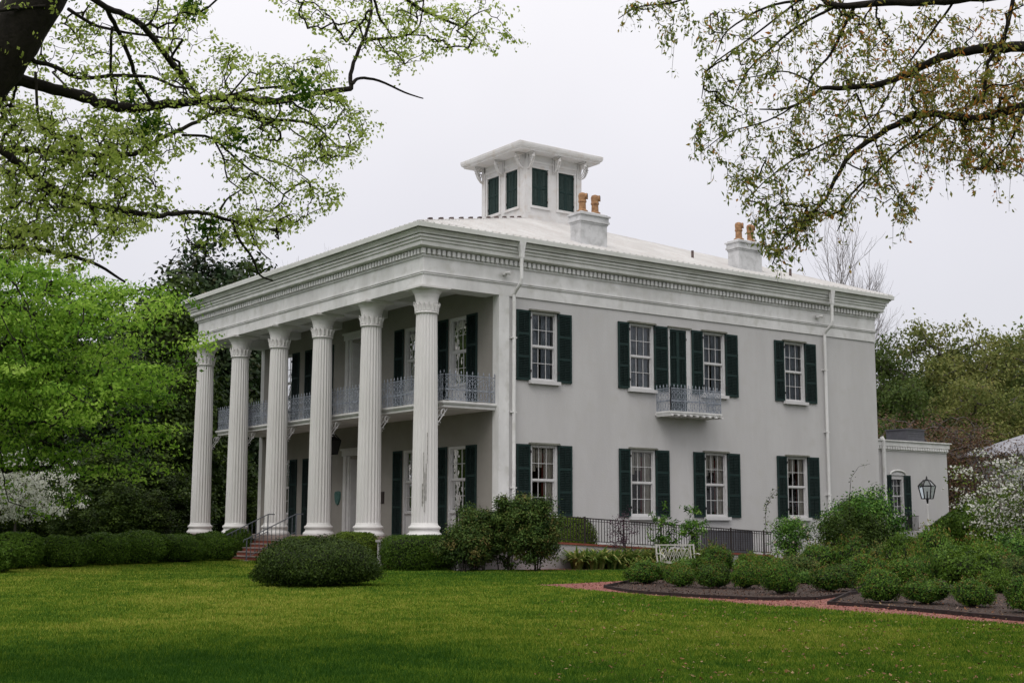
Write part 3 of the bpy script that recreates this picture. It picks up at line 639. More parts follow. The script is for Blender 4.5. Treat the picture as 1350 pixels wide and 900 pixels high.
# ------------------------------------------------------------------ ramp with railing
zr = lambda X: .0-max(0, .053*(X-2))
RP = thing('access_ramp', 'pale concrete ramp with brick edge sloping down along the side wall', 'ramp')
xs = [-.3, 2, 5, 8, 11, 14.8]
b = MB()
for a_, c_ in zip(xs[:-1], xs[1:]):
    b.add([(a_, -2.85, G-.1), (c_, -2.85, G-.1), (c_, -1.4, G-.1), (a_, -1.4, G-.1), (a_, -2.85, zr(a_)-.1), (c_, -2.85, zr(c_)-.1), (c_, -1.4, zr(c_)-.1), (a_, -1.4, zr(a_)-.1)], [(0, 1, 5, 4), (1, 2, 6, 5), (2, 3, 7, 6), (3, 0, 4, 7), (4, 5, 6, 7)])
b.box(-.3, 3.3, -1.4, -.16, G-.1, -.1)
b.build('ramp_wall', M['concrete'], RP)
b = MB()
for a_, c_ in zip(xs[:-1], xs[1:]):
    m_ = np.array
    b.add([(a_, -2.89, zr(a_)-.1), (c_, -2.89, zr(c_)-.1), (c_, -2.6, zr(c_)-.1), (a_, -2.6, zr(a_)-.1), (a_, -2.89, zr(a_)-.03), (c_, -2.89, zr(c_)-.03), (c_, -2.6, zr(c_)-.03), (a_, -2.6, zr(a_)-.03)], [(0, 1, 5, 4), (1, 2, 6, 5), (2, 3, 7, 6), (3, 0, 4, 7), (4, 5, 6, 7)])
b.build('brick_edge', M['brick'], RP)
b = MB(); y = -2.74
for a_, c_ in zip(xs[:-1], xs[1:]):
    b.bar((a_, y, zr(a_)+.87), (c_, y, zr(c_)+.87), .045, .04); b.bar((a_, y, zr(a_)+.78), (c_, y, zr(c_)+.78), .02); b.bar((a_, y, zr(a_)+.07), (c_, y, zr(c_)+.07), .025)
for i, x in enumerate(np.arange(-.3, 14.81, .131)):
    big = i % 14 == 0; b.bar((x, y, zr(x)+(-.03 if big else .05)), (x, y, zr(x)+(.93 if big else .87)), .05 if big else .02)
tag(b.build('ramp_railing', M['iron']), 'long black iron railing with thin upright bars along the ramp', 'railing')
# utility cabinet against the wall
b = MB(); cxu = 16.4
b.box(13.4, 15.6, -.95, -.2, -1.05, .22)
for z in np.arange(-.9, .15, .09): b.box(13.42, 15.58, -.965, -.95, z, z+.05)
for x in np.arange(13.42, 15.6, .36): b.box(x, x+.03, -.98, -.95, -1.03, .2)
b.box(13.37, 15.63, -.99, -.17, .22, .26); b.cm = 0
tag(b.build('air_conditioner', M['acgrey']), 'dark grey louvred air conditioner cabinet behind the ramp railing', 'air conditioner')

# ------------------------------------------------------------------ annex and back buildings
AN = thing('annex', 'low grey one-storey annex with white parapet behind the house', 'building')
b = MB(); aw = (29.74, 30.70, .9, 2.98); fan = lambda u, n_, z: (u, 3-n_, z)
wallmesh(b, fan, L, 34.35, G-.2, 4.2, [aw], -.3, 0); b.box(34.05, 34.35, 3.3, 12, G-.2, 4.2); b.box(L, 34.05, 11.7, 12, G-.2, 4.2)
b.build('wall', M['stucco'], AN)
b = MB(); b.ring([(-.3, 4.2), (.03, 4.2), (.03, 4.25), (.07, 4.27), (.07, 4.42), (.12, 4.44), (.12, 4.66), (.2, 4.68), (.2, 4.74), (-.3, 4.76)], L, 34.35, 3, 12)
for i in range(46): x = L+.1+i*.2; b.box(x, x+.09, 2.86, 2.95, 4.28, 4.41)
b.build('parapet', M['trim'], AN); b = MB(); b.box(L, 34.3, 3.05, 11.9, 4.4, 4.5); b.build('roof', M['shedroof'], AN)
b = MB(); u0, u1, z0, z1 = aw; f_ = fan
b.box(u0, u0+.08, -.25, -.03, z0, z1, f_); b.box(u1-.08, u1, -.25, -.03, z0, z1, f_); b.box(u0+.08, u1-.08, -.25, -.03, z0, z0+.08, f_); b.box(u0+.08, u1-.08, -.25, -.03, z1-.2, z1, f_)
b.box(u0+.08, u1-.08, -.18, -.12, (z0+z1)/2-.03, (z0+z1)/2+.03, f_)
for t in (1/3, 2/3): u = u0+.08+(u1-u0-.16)*t; b.box(u-.013, u+.013, -.17, -.14, z0+.08, z1-.2, f_)
for t in (.25, .75): z = z0+(z1-z0)*t; b.box(u0+.08, u1-.08, -.169, -.141, z-.013, z+.013, f_)
b.box(u0-.08, u1+.08, -.03, .1, z0-.12, z0, f_)
aw_ = b.build('window', M['frame'], AN)
b = MB(); b.quad(f_(u0, -.155, z0), f_(u1, -.155, z0), f_(u1, -.155, z1), f_(u0, -.155, z1)); b.build('glass', M['glass'], aw_)
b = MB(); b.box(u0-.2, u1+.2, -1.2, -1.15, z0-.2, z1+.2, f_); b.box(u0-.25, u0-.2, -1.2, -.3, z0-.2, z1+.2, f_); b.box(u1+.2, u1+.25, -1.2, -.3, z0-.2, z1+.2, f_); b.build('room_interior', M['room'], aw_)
b = MB(); b.tube([f_((u0+u1)/2+.62*math.cos(a_), .06, z1+.02+.22*math.sin(a_)) for a_ in np.linspace(0, math.pi, 12)], .045, 6); b.build('arch_hood', M['cornice'], aw_)
b = MB(); n_ = 12; b.add([f_((u0+u1)/2+.58*math.cos(a_), .005, z1+.2*math.sin(a_)) for a_ in np.linspace(0, math.pi, n_)]+[f_((u0+u1)/2+.58*math.cos(a_), .03, z1+.2*math.sin(a_)) for a_ in np.linspace(0, math.pi, n_)], [tuple(range(n_)), tuple(range(2*n_-1, n_-1, -1))]); b.build('tympanum', M['frame'], aw_)
shutter(aw_, f_, 29.2, 29.72, .25, 2.98, 0, mirror=True); shutter(aw_, f_, 30.72, 31.24, .25, 2.98, 0)
b = MB()
for u in np.arange(29.9, 31.3, .1): b.bar(f_(u, .35, .25), f_(u, .35, .95), .02)
for z in (.25, .95): b.bar(f_(29.85, .35, z), f_(31.35, .35, z), .035); b.bar(f_(31.35, 0, z), f_(31.35, .35, z), .03)
b.build('window_guard', M['iron'], aw_)
b = MB(); b.tube([(29.05, 2.85, G), (29.05, 2.85, 4.7), (29.05, 2.95, 4.85)], .1, 8); b.build('downspout', M['trim'], AN)
b = MB(); b.box(31.5, 32.95, 3.3, 4.6, 4.5, 5.36); b.box(31.45, 33.0, 3.25, 4.65, 5.36, 5.42)
for z in np.arange(4.8, 5.3, .12): b.box(31.52, 32.93, 3.28, 3.3, z, z+.06)
b.build('roof_vent', M['acgrey'], AN)
b = MB(); b.box(34.4, 36.6, 6.5, 12, G, 3.2); BK = thing('brick_outbuilding', 'red brick outbuilding just peeping out behind the annex', 'building'); b.build('wall', M['brick'], BK)
b = MB(); b.box(34.37, 36.95, 6.1, 12.3, 3.2, 3.45); b.box(34.37, 37.1, 5.95, 12.4, 3.45, 3.62); b.build('eave', M['trim'], BK)
# shed at the far right
SP = gd(1362, 80); SH = thing('garden_pavilion', 'pale garden building with pyramid roof behind the white dogwood', 'building', tuple(SP))
b = MB(); r_ = 2.6; Rm = Matrix.Rotation(YAW-.5, 4, 'Z')
zt = .4538+(691.6-600)/1750*80-SP[2]; zp = .4538+(691.6-581)/1750*80-SP[2]
b.box(-r_, r_, -r_, r_, -.2, zt-.3); SHw = b.build('wall', M['shed'], SH)
b = MB()
for x in np.arange(-r_, r_+.01, .65): b.box(x-.05, x+.05, -r_-.03, -r_-.001, 0, zt-.3)
b.box(-r_-.05, r_+.05, -r_-.05, r_+.05, zt-.3, zt-.05); b.build('trim', M['trim'], SH)
b = MB(); q = r_+.4; b.add([(-q, -q, zt-.05), (q, -q, zt-.05), (q, q, zt-.05), (-q, q, zt-.05), (-q, -q, zt+.06), (q, -q, zt+.06), (q, q, zt+.06), (-q, q, zt+.06), (0, 0, zp+.55)], [(3, 2, 1, 0), (0, 1, 5, 4), (1, 2, 6, 5), (2, 3, 7, 6), (3, 0, 4, 7), (4, 5, 8), (5, 6, 8), (6, 7, 8), (7, 4, 8)]); b.build('roof', M['shedroof'], SH); SH.rotation_euler[2] = YAW-.9

# lamp post
q = gd(1224, 55); LM = thing('lamp_post', 'slim pale post carrying a black four-sided lantern in front of the annex', 'street lamp', tuple(q))
zl = .4538+(691.6-656)/1750*55-q[2]
b = MB(); b.lathe([(.07, 0), (.07, .2), (.04, .25), (.032, zl-.3), (.05, zl-.25), (.03, zl-.2)], n=10); b.build('post', M['trim'], LM, smooth=True)
b = MB(); Q, T, U_ = lantern(b, (0, 0, zl), 1.05); b.tube([(0, 0, zl-.22), (0, 0, zl)], [.03, .06], 8); b.lathe([(.1, 0), (.12, .02), (.03, .08), (.04, .12), (.001, .2)], (0, 0, zl+.75), 8); b.build('lantern_frame', M['blackmetal'], LM)
b = MB(); [b.quad(Q[i], Q[(i+1) % 4], T[(i+1) % 4], T[i]) for i in range(4)]; [b.quad(T[i], T[(i+1) % 4], U_[(i+1) % 4], U_[i]) for i in range(4)]; b.build('glass', M['glass'], LM)
b = MB(); b.tube([(0, 0, zl), (0, 0, zl+.3)], .03, 6); b.build('burner', M['blackmetal'], LM)
LM.rotation_euler[2] = .3

# white iron bench
q = gd(889, 39.5); BN = thing('garden_bench', 'white ornate iron bench among the low shrubs beside the ramp', 'bench', tuple(q))
b = MB(); w2 = .62
b.bar((-w2, 0, .95), (w2, 0, .95), .03, .035); b.bar((-w2, -.1, .46), (w2, -.1, .46), .025)
for s_ in (-1, 1): b.bar((s_*w2, 0, .97), (s_*w2, -.1, .44), .035); b.bar((s_*w2*.82, 0, .95), (s_*w2*.82, -.1, .46), .02)
for k_ in range(4):
    cx0 = -w2*.62+k_*w2*.41
    for s_ in (-1, 1):
        b.tube([(cx0+s_*.11*math.cos(a_)*(1-a_/9), -.05, .70+.17*math.sin(a_)*(1-a_/9)) for a_ in np.linspace(-1.4, 4.4, 16)], .009, 4)
    b.bar((cx0-.1, -.09, .48), (cx0+.12, -.01, .93), .010); b.bar((cx0+.1, -.09, .48), (cx0-.12, -.01, .93), .010)
b.build('backrest', M['benchiron'], BN)
b = MB()
for i in range(7): b.bar((-w2, -.12-i*.07, .43), (w2, -.12-i*.07, .43), .035, .02)
b.build('seat', M['benchiron'], BN)
for s_ in (-1, 1):
    b = MB(); b.tube([(s_*w2, -.0, .68), (s_*w2, -.3, .70), (s_*w2, -.52, .66), (s_*w2, -.56, .6), (s_*w2, -.5, .56)], .02, 5); b.tube([(s_*w2, -.5, .66), (s_*w2, -.46, .5), (s_*w2, -.52, .2), (s_*w2, -.58, 0)], .02, 5); b.tube([(s_*w2, -.1, .45), (s_*w2, -.02, .2), (s_*w2, .08, 0)], .022, 5); b.build('leg', M['benchiron'], BN)
BN.rotation_euler[2] = YAW-math.pi/2+.35
#VEG#
# ------------------------------------------------------------------ vegetation
LF = {}
LF['elm'] = leafmat('spring_leaves', [(.11, .17, .03), (.28, .37, .06), (.43, .52, .12), (.56, .62, .22)], .62)
LF['oak'] = leafmat('willow_oak_leaves', [(.08, .13, .025), (.19, .25, .05), (.34, .34, .08), (.52, .28, .07), (.55, .20, .045)], .56)
LF['maple'] = leafmat('maple_leaves', [(.04, .10, .012), (.13, .27, .025), (.27, .45, .05), (.42, .60, .11)], .5)
LF['magnolia'] = leafmat('magnolia_leaves', [(.010, .022, .008), (.02, .04, .014), (.032, .055, .02), (.06, .06, .03)], .1, .35)
LF['far'] = leafmat('far_oak_leaves', [(.06, .085, .022), (.13, .155, .04), (.19, .205, .06), (.24, .22, .075)], .4)
LF['far2'] = leafmat('far_green_leaves', [(.04, .075, .018), (.085, .13, .03), (.15, .19, .05)], .4)
LF['red'] = leafmat('red_buds', [(.09, .05, .035), (.15, .08, .055), (.17, .11, .06), (.11, .11, .05)], .3)
LF['hedge'] = leafmat('box_leaves', [(.018, .042, .004), (.052, .105, .010), (.115, .19, .022)], .15)
LF['hedgelight'] = leafmat('clipped_hedge_leaves', [(.04, .075, .008), (.10, .16, .016), (.19, .26, .03)], .2)
LF['dark'] = leafmat('dark_shrub_leaves', [(.012, .024, .004), (.030, .055, .008), (.075, .115, .016)], .12)
LF['nandina'] = leafmat('low_shrub_leaves', [(.006, .018, .003), (.020, .055, .006), (.052, .125, .014), (.11, .19, .022), (.16, .09, .025)], .1)
LF['airy'] = leafmat('loose_shrub_leaves', [(.009, .022, .006), (.032, .066, .012), (.085, .14, .028), (.16, .13, .04)], .12)
LF['fresh'] = leafmat('fresh_leaves', [(.007, .026, .006), (.030, .088, .012), (.095, .20, .028), (.20, .31, .06)], .12)
LF['purple'] = leafmat('purple_leaves', [(.06, .03, .05), (.10, .05, .08), (.13, .09, .10)], .3)
LF['petal'] = leafmat('petals', [(.60, .62, .50), (.76, .76, .70), (.84, .83, .80)], .4)
LF['rose'] = leafmat('rose_petals', [(.6, .5, .42), (.7, .62, .55)], .3)
LF['blade'] = leafmat('grass_blades', [(.026, .078, .007), (.055, .125, .010), (.11, .185, .015), (.20, .25, .026), (.32, .32, .06)], .35, .7)
LF['strap'] = leafmat('strap_leaves', [(.08, .15, .03), (.13, .21, .04), (.24, .29, .07), (.42, .38, .14)], .4, .4)
LF['dead'] = leafmat('fallen_leaf', [(.12, .05, .025), (.24, .11, .045), (.34, .25, .12), (.26, .08, .04)], .1)

def grow(roots, att, rng, rtip=.004, sag=0., jit=.06, rroot=None):
    """joins every attractor to the nearest branch point grown so far; returns paths, radii"""
    nodes = [np.array(r, float) for r in roots]; n0 = len(nodes); par = [-1]*n0
    arr = np.empty((n0+4*len(att)+4, 3)); arr[:n0] = nodes; cnt = n0
    dmin = np.array([np.min(((arr[:n0]-a)**2).sum(1)) for a in att]) if len(att) else []
    paths = []
    for i in np.argsort(dmin):
        a = att[i]; j = int(np.argmin(((arr[:cnt]-a)**2).sum(1))); p = arr[j].copy(); d = a-p; L_ = np.linalg.norm(d)
        prev = j; ids = [j]
        for t in (.35, .7, 1.):
            q = p+d*t+rng.normal(size=3)*L_*jit*(1 if t < 1 else 0)+np.array((0, 0, -sag*L_*(t*(1-t))*-2.))
            arr[cnt] = q; par.append(prev); prev = cnt; ids.append(cnt); cnt += 1
        paths.append(ids)
    load = np.zeros(cnt); 
    for ids in paths: load[ids[-1]] += 1
    for k_ in range(cnt-1, n0-1, -1): load[par[k_]] += load[k_]
    rad = rtip*np.sqrt(np.maximum(load, 1))
    return [(arr[ids], rad[ids] if ids[0] >= n0 else np.concatenate([[rad[ids[1]]*1.1], rad[ids[1:]]])) for ids in paths]
def twigs(b, paths, nn=4):
    for P, r in paths: b.tube(P, r, nn if r.max() > .02 else 3, cap=False)
def inpoly(P, poly):
    x, y = P[:, 0], P[:, 1]; r = np.zeros(len(P), bool); n = len(poly)
    for i in range(n):
        x0, y0 = poly[i]; x1, y1 = poly[(i+1) % n]
        c = ((y0 > y) != (y1 > y)) & (x < (x1-x0)*(y-y0)/((y1-y0) or 1e-9)+x0); r ^= c
    return r
def polysample(poly, n, rng):
    p = np.array(poly, float); lo, hi = p.min(0), p.max(0); out = []
    while len(out) < n:
        q = lo+(hi-lo)*rng.random((n*2, 2)); out += list(q[inpoly(q, poly)])
    return np.array(out[:n])
def lump(dirs, rng, k, amp, sharp=9.):
    Kd = rng.normal(size=(k, 3)); Kd /= np.linalg.norm(Kd, axis=1)[:, None]
    return 1-amp+amp*1.6*np.exp(-(1-dirs@Kd.T)*sharp).max(1)
def bushmesh(name, seed, rx, ry, h, n, size, lm, p=2.3, amp=.16, aspect=.5, loose=.05, spikes=0, k=26, core=True, zc=.5, up=.0):
    rng = np.random.default_rng(seed)
    d = rng.normal(size=(n, 3)); d /= np.linalg.norm(d, axis=1)[:, None]; d[:, 2] = np.where(d[:, 2] < -.75, -d[:, 2], d[:, 2])
    se = 1/(np.abs(d)**p).sum(1)**(1/p); lr = np.random.default_rng(seed+99); lu = lump(d, lr, k, amp)
    t = 1-np.abs(rng.normal(size=n))*loose*1.2+rng.normal(size=n)*loose*.6
    rr = se*lu*t
    C = np.stack([d[:, 0]*rr*rx, d[:, 1]*rr*ry, h*zc+d[:, 2]*rr*h*(1-zc)*np.where(d[:, 2] > 0, 1, zc/(1-zc))], 1)
    C[:, 2] = np.maximum(C[:, 2], .02)
    N = d+rng.normal(size=(n, 3))*.5+np.array((0, 0, up))
    V, F = leafgeo(C, N, size, aspect, rng); v = np.clip(rng.normal(.5, .22, n), 0, 1)
    if spikes:
        sd = rng.normal(size=(spikes, 3)); sd[:, 2] = np.abs(sd[:, 2])+.2; sd /= np.linalg.norm(sd, axis=1)[:, None]
        base = np.stack([sd[:, 0]*rx*.85, sd[:, 1]*ry*.85, h*zc+sd[:, 2]*h*(1-zc)*.85], 1)
        L_ = (.12+.2*rng.random(spikes))*h; m_ = 14
        tt = rng.random((spikes, m_)); C2 = (base[:, None]+(sd*.6+np.array((0, 0, .6)))[:, None]*L_[:, None, None]*tt[..., None]+rng.normal(size=(spikes, m_, 3))*size*.6).reshape(-1, 3)
        V2, F2 = leafgeo(C2, rng.normal(size=C2.shape)+np.array((0, 0, .6)), size, aspect, rng)
        F = np.concatenate([F, F2+len(V)]); V = np.concatenate([V, V2]); v = np.concatenate([v, np.clip(rng.normal(.8, .2, len(C2)), 0, 1)])
    mi = np.zeros(len(F), int)
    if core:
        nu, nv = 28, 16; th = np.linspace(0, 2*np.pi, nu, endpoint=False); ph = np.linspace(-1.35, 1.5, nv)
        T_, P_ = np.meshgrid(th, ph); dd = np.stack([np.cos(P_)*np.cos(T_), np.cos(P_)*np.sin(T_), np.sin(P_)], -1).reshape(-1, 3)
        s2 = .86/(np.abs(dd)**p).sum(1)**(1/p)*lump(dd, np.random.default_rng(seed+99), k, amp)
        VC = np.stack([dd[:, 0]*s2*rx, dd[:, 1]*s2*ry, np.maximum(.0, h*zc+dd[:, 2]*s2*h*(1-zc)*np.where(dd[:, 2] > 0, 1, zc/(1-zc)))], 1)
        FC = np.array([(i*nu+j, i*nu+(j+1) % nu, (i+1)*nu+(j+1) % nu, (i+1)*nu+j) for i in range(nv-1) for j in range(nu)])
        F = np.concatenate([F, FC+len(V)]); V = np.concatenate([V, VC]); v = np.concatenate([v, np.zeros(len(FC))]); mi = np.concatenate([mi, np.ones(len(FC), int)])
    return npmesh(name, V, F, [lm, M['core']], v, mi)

# --- crowns
def crownmesh(seed, paths, lm, per, spread, size, aspect=.5, flat=.5, axis=None, vf=None, tail=.45, clus=0):
    rng = np.random.default_rng(seed); Cs = []; Ns = []
    for P, r in paths:
        t = rng.random(per)*(1-tail)+tail
        if clus: cc = rng.random(clus)*(1-tail)+tail; cc[0] = 1.; oo = rng.normal(size=(clus, 3))*spread*1.5; kk = rng.integers(0, clus, per); t = cc[kk]
        i = np.minimum((t*3).astype(int), 2); f = t*3-i
        c = P[i]*(1-f[:, None])+P[i+1]*f[:, None]; o = rng.normal(size=(per, 3))*spread*(.55 if clus else 1); o = o+oo[kk] if clus else o; o[:, 2] *= flat
        Cs.append(c+o); Ns.append(o/spread*.7+rng.normal(size=(per, 3))*.6+np.array((0, 0, .7)))
    C = np.concatenate(Cs); N = np.concatenate(Ns); V, F = leafgeo(C, N, size, aspect, rng, axis)
    v = np.clip(rng.normal(.5, .14, len(C))+np.repeat(rng.normal(0, .19, len(paths)), per), 0, 1) if vf is None else vf(C, rng)
    return npmesh('crown', V, F, [lm], v)
TREES = {}
def baretree(kind, seed, h, tr, bark, levels=6):
    rg = np.random.default_rng(seed); b = MB()
    def br(p, d, L_, r_, lv):
        pts = [p]; q = p.copy(); dd = d.copy()
        for _ in range(4): dd = dd+rg.normal(size=3)*.09+np.array((0, 0, .05)); dd /= np.linalg.norm(dd); q = q+dd*L_/4; pts.append(q)
        b.tube(pts, np.linspace(r_, r_*.55, 5), 7 if lv < 2 else 3, cap=False)
        if lv >= levels or r_ < .0035: return
        n_ = 4 if lv < 5 else 2
        for k_ in range(n_):
            t = 4 if k_ == 0 else int(rg.integers(1 if lv else 2, 5)); a = rg.random()*6.283; u = np.cross(dd, (math.cos(a), math.sin(a), .3)); u /= np.linalg.norm(u)
            sp = rg.uniform(.35, .75) if k_ else .15; nd = dd*math.cos(sp)+u*math.sin(sp)+np.array((0, 0, .12)); nd /= np.linalg.norm(nd)
            br(pts[t], nd, L_*rg.uniform(.55, .78), r_*(.56 if k_ else .7), lv+1)
    br(np.zeros(3), np.array((0, 0, 1.)), h*.33, tr, 0)
    o = b.build('trunk', bark); me = o.data; bpy.data.objects.remove(o); TREES[kind] = (me, None, h)
def treemesh(kind, seed, h, rx, zb, natt, per, spread, size, lm, bark, tr, p=2., lumps=10, amp=.25, cone=0., flat=.6, leafless=False, rtip=.02, aspect=.55, off=0., jit=.06, ext=0):
    rng = np.random.default_rng(seed); rz = (h-zb)/2; zc = zb+rz
    d = rng.normal(size=(natt, 3)); d /= np.linalg.norm(d, axis=1)[:, None]; lu = lump(d, rng, lumps, amp, 7)
    t = rng.random(natt)**.42; A = d*(t*lu)[:, None]; z = A[:, 2].copy()
    wd = 1-cone*(z*.5+.5); A[:, 0] *= rx*wd; A[:, 1] *= rx*wd; A[:, 2] = zc+z*rz; A[:, 0] += off
    k_ = 9; tz = np.linspace(0, h*.8, k_); trunk = np.stack([np.cumsum(rng.normal(size=k_)*.02*h*.12), np.cumsum(rng.normal(size=k_)*.02*h*.12), tz], 1)
    trunk -= trunk[0]
    fine = np.array([trunk[min(int(s), k_-2)]*(1-(s-int(min(s, k_-2))))+trunk[min(int(s), k_-2)+1]*(s-int(min(s, k_-2))) for s in np.linspace(0, k_-1, 60)]); fine = fine[fine[:, 2] > zb*.7]
    paths = grow(fine, A, rng, rtip=rtip, sag=.1, jit=jit)
    for P_, r_ in paths[:ext]:
        pass
    b = MB(); b.tube(trunk, np.linspace(tr, tr*.18, k_), 9); twigs(b, paths)
    o = b.build('trunk', bark); me = o.data; bpy.data.objects.remove(o)
    cm = None if leafless else crownmesh(seed+5, paths, lm, per, spread, size, aspect, flat)
    TREES[kind] = (me, cm, h)
def tree(name, kind, label, cat, base, h, rotz, group=None, sx=1.):
    me, cm, h0 = TREES[kind]; s_ = h/h0
    t = thing(name, label, cat, tuple(base), group); t.scale = (s_*sx, s_*sx, s_); t.rotation_euler[2] = rotz
    mkobj('trunk', me, t)
    if cm: mkobj('crown', cm, t)
    return t
treemesh('magnolia', 11, 17, 5.2, .6, 420, 60, .55, .34, LF['magnolia'], M['bark'], .4, cone=.45, amp=.2)
treemesh('magnolia2', 12, 15, 5.5, .8, 420, 60, .55, .34, LF['dark'], M['bark'], .4, cone=.3, amp=.3)
treemesh('faroak', 13, 16, 5.6, 1.2, 520, 70, .55, .30, LF['far'], M['barkgrey'], .32, amp=.35, lumps=14)
treemesh('faroak2', 14, 15, 5.0, .8, 520, 70, .55, .30, LF['far2'], M['barkgrey'], .3, amp=.35, lumps=14)
baretree('bare', 15, 20, .13, M['barktwig']); baretree('bare2', 25, 20, .13, M['barktwig'])
treemesh('redthicket', 16, 7, 3.6, .2, 700, 14, .3, .13, LF['red'], M['barkgrey'], .1, amp=.25, rtip=.010, flat=1.)
treemesh('maple', 17, 12, 5.6, 2.6, 720, 66, .36, .15, LF['maple'], M['bark'], .3, amp=.42, lumps=26, flat=.26, rtip=.012, off=3.6)
treemesh('dogwood', 18, 3.9, 2.6, .7, 420, 22, .13, .085, LF['petal'], M['barkgrey'], .07, amp=.3, flat=.35, rtip=.005, aspect=.85)
treemesh('dogwood2', 19, 3.9, 2.2, .5, 420, 11, .13, .075, LF['petal'], M['barkgrey'], .06, amp=.35, flat=.35, rtip=.005, aspect=.85)
def topz(y, d): return CAM[2]+(691.6-y)/FPX*d
def bgtree(name, kind, px, d, ytop, rot, label, cat, group=None, sx=1.):
    q = gd(px, d); return tree(name, kind, label, cat, q, topz(ytop, d)-q[2], rot, group, sx)
GL = 'dark evergreen trees left of the house'
for i, (px, d, y, kd, sx, lb) in enumerate([
        (262, 86, 312, 'magnolia', 1.0, 'tallest dark magnolia rising just left of the roof corner'),
        (330, 96, 352, 'magnolia2', .9, 'dark evergreen whose tip shows above the left end of the roof'),
        (196, 80, 372, 'magnolia2', 1.0, 'dark evergreen between the bright maple and the tall magnolia'),
        (150, 72, 452, 'magnolia', 1.1, 'dark evergreen with a visible trunk behind the left hedge'),
        (85, 78, 420, 'magnolia2', 1.1, 'dark evergreen behind the crown of the bright maple'),
        (20, 84, 400, 'magnolia', 1.1, 'dark evergreen behind the left white dogwood'),
        (-60, 82, 380, 'magnolia2', 1.1, 'dark evergreen at the far left edge'),
        (232, 74, 470, 'magnolia2', 1.0, 'lower dark evergreen directly left of the last column')]):
    bgtree('magnolia_tree', kd, px, d, y, i*1.3, lb, 'tree', GL, sx)
for i, (px, d, y, kd, lb) in enumerate([(300, 112, 420, 'faroak2', 'green tree glimpsed between the two leftmost columns'), (352, 108, 430, 'faroak2', 'lighter green tree seen between columns past the porch end')]):
    bgtree('leafy_tree', kd, px, d, y, i+.5, lb, 'tree')
bgtree('bare_tree', 'bare2', 385, 125, 300, 1., 'bare winter tree just showing above the left roof edge', 'tree', 'bare trees behind the house', 1.1)
bgtree('bare_tree', 'bare', 1088, 105, 290, 2., 'bare tree behind the roof between the second chimney and the roof corner', 'tree', 'bare trees behind the house')
bgtree('bare_tree', 'bare2', 1150, 112, 305, 4., 'bare tree behind the right end of the roof', 'tree', 'bare trees behind the house', .9)
for i, (px, d, y, kd, sx, lb) in enumerate([
        (1190, 100, 448, 'faroak2', .9, 'round topped tree directly right of the house corner'),
        (1252, 104, 424, 'faroak', .9, 'tallest round tree in the right background'),
        (1316, 98, 440, 'faroak', .95, 'olive green tree near the right edge above the pavilion'),
        (1385, 102, 430, 'faroak2', 1., 'tree at the right edge of the background'),
        (1225, 90, 505, 'faroak2', 1., 'lower green tree behind the annex roof'),
        (1290, 90, 500, 'faroak', 1.05, 'lower olive tree between the annex and the pavilion'),
        (1350, 94, 500, 'faroak2', 1., 'lower green tree behind the pavilion roof')]):
    bgtree('leafy_tree', kd, px, d, y, i*1.7+.4, lb, 'tree', 'trees behind the annex', sx)
for i, (px, d, y, lb) in enumerate([(1222, 82, 530, 'reddish brown twiggy thicket above the annex parapet'), (1272, 78, 545, 'reddish brown twiggy thicket right of the annex')]):
    bgtree('twiggy_shrub', 'redthicket', px, d, y, i*2., lb, 'shrub', 'reddish thickets by the annex', 1.)
bgtree('maple_tree', 'maple', -92, 44, 292, YAW-math.pi/2, 'bright green maple with layered branches left of the house', 'tree', None, .98)
bgtree('maple_tree', 'maple', -290, 46, 240, YAW-math.pi/2, 'second bright green maple cut by the left edge', 'tree', None, .8)
bgtree('dogwood_tree', 'dogwood', 20, 54, 588, 0, 'white flowering dogwood behind the left hedge', 'tree', None, .82)
dgw = [bgtree('dogwood_tree', 'dogwood2', 1352, 42, 592, 1, 'white flowering dogwood at the right edge', 'tree', None, 1.0), [o for o in bpy.data.objects if o.name.startswith('dogwood_tree')][0]]
for i, (x, y, h, kd) in enumerate([(34, -36, 17, 'faroak2'), (46, -26, 18, 'faroak'), (20, -50, 18, 'faroak'), (40, -44, 18, 'bare'), (-23, 42, 19, 'magnolia2'), (-33, 38, 19, 'magnolia'), (-42, 28, 19, 'magnolia2'), (-20, 54, 20, 'magnolia'), (-28, 50, 20, 'magnolia2')]):
    tree('leafy_tree' if kd != 'bare' else 'bare_tree', kd, 'tree standing beyond the %s side of the lawn' % ('right' if i < 4 else 'left'), 'tree', (x, y, G), h, i*1., 'trees along the %s side of the lawn' % ('right' if i < 4 else 'left'))
# green leaves among the dogwood blossom
for t_, kd, n_ in ((dgw[0], 'dogwood2', 14), (dgw[1], 'dogwood', 8)):
    cv = np.empty(len(TREES[kd][1].vertices)*3, np.float32); TREES[kd][1].vertices.foreach_get('co', cv); cv = cv.reshape(-1, 4, 3).mean(1)
    rg = np.random.default_rng(n_); sel = rg.integers(0, len(cv), 420*n_); C_ = cv[sel]+rg.normal(size=(len(sel), 3))*.12+(0, 0, -.08)
    V, F = leafgeo(C_, rg.normal(size=C_.shape)+(0, 0, .5), .09, .5, rg); mkobj('leaves', npmesh('leaves', V, F, [LF['hedgelight']], rg.random(len(C_))), t_)

# --- far woodland, one mass
rng = np.random.default_rng(5); n = 60000; px = rng.uniform(-700, 2050, n); d = rng.uniform(118, 140, n)
Pw = np.array([CAM]*n)+(FW[None]+RT[None]*((px-675)/FPX)[:, None])*d[:, None]
Pw[:, 2] = G+rng.random(n)**.8*(6.5+2.5*np.sin(px*.017)+1.5*np.sin(px*.06+1))
V, F = leafgeo(Pw, rng.normal(size=(n, 3))+(0, 0, .5), .75, .6, rng)
tag(mkobj('woodland', npmesh('woodland', V, F, [LF['far2']], rng.random(n))), 'far dark line of woodland closing the view behind the garden', 'woodland', None, 'stuff')

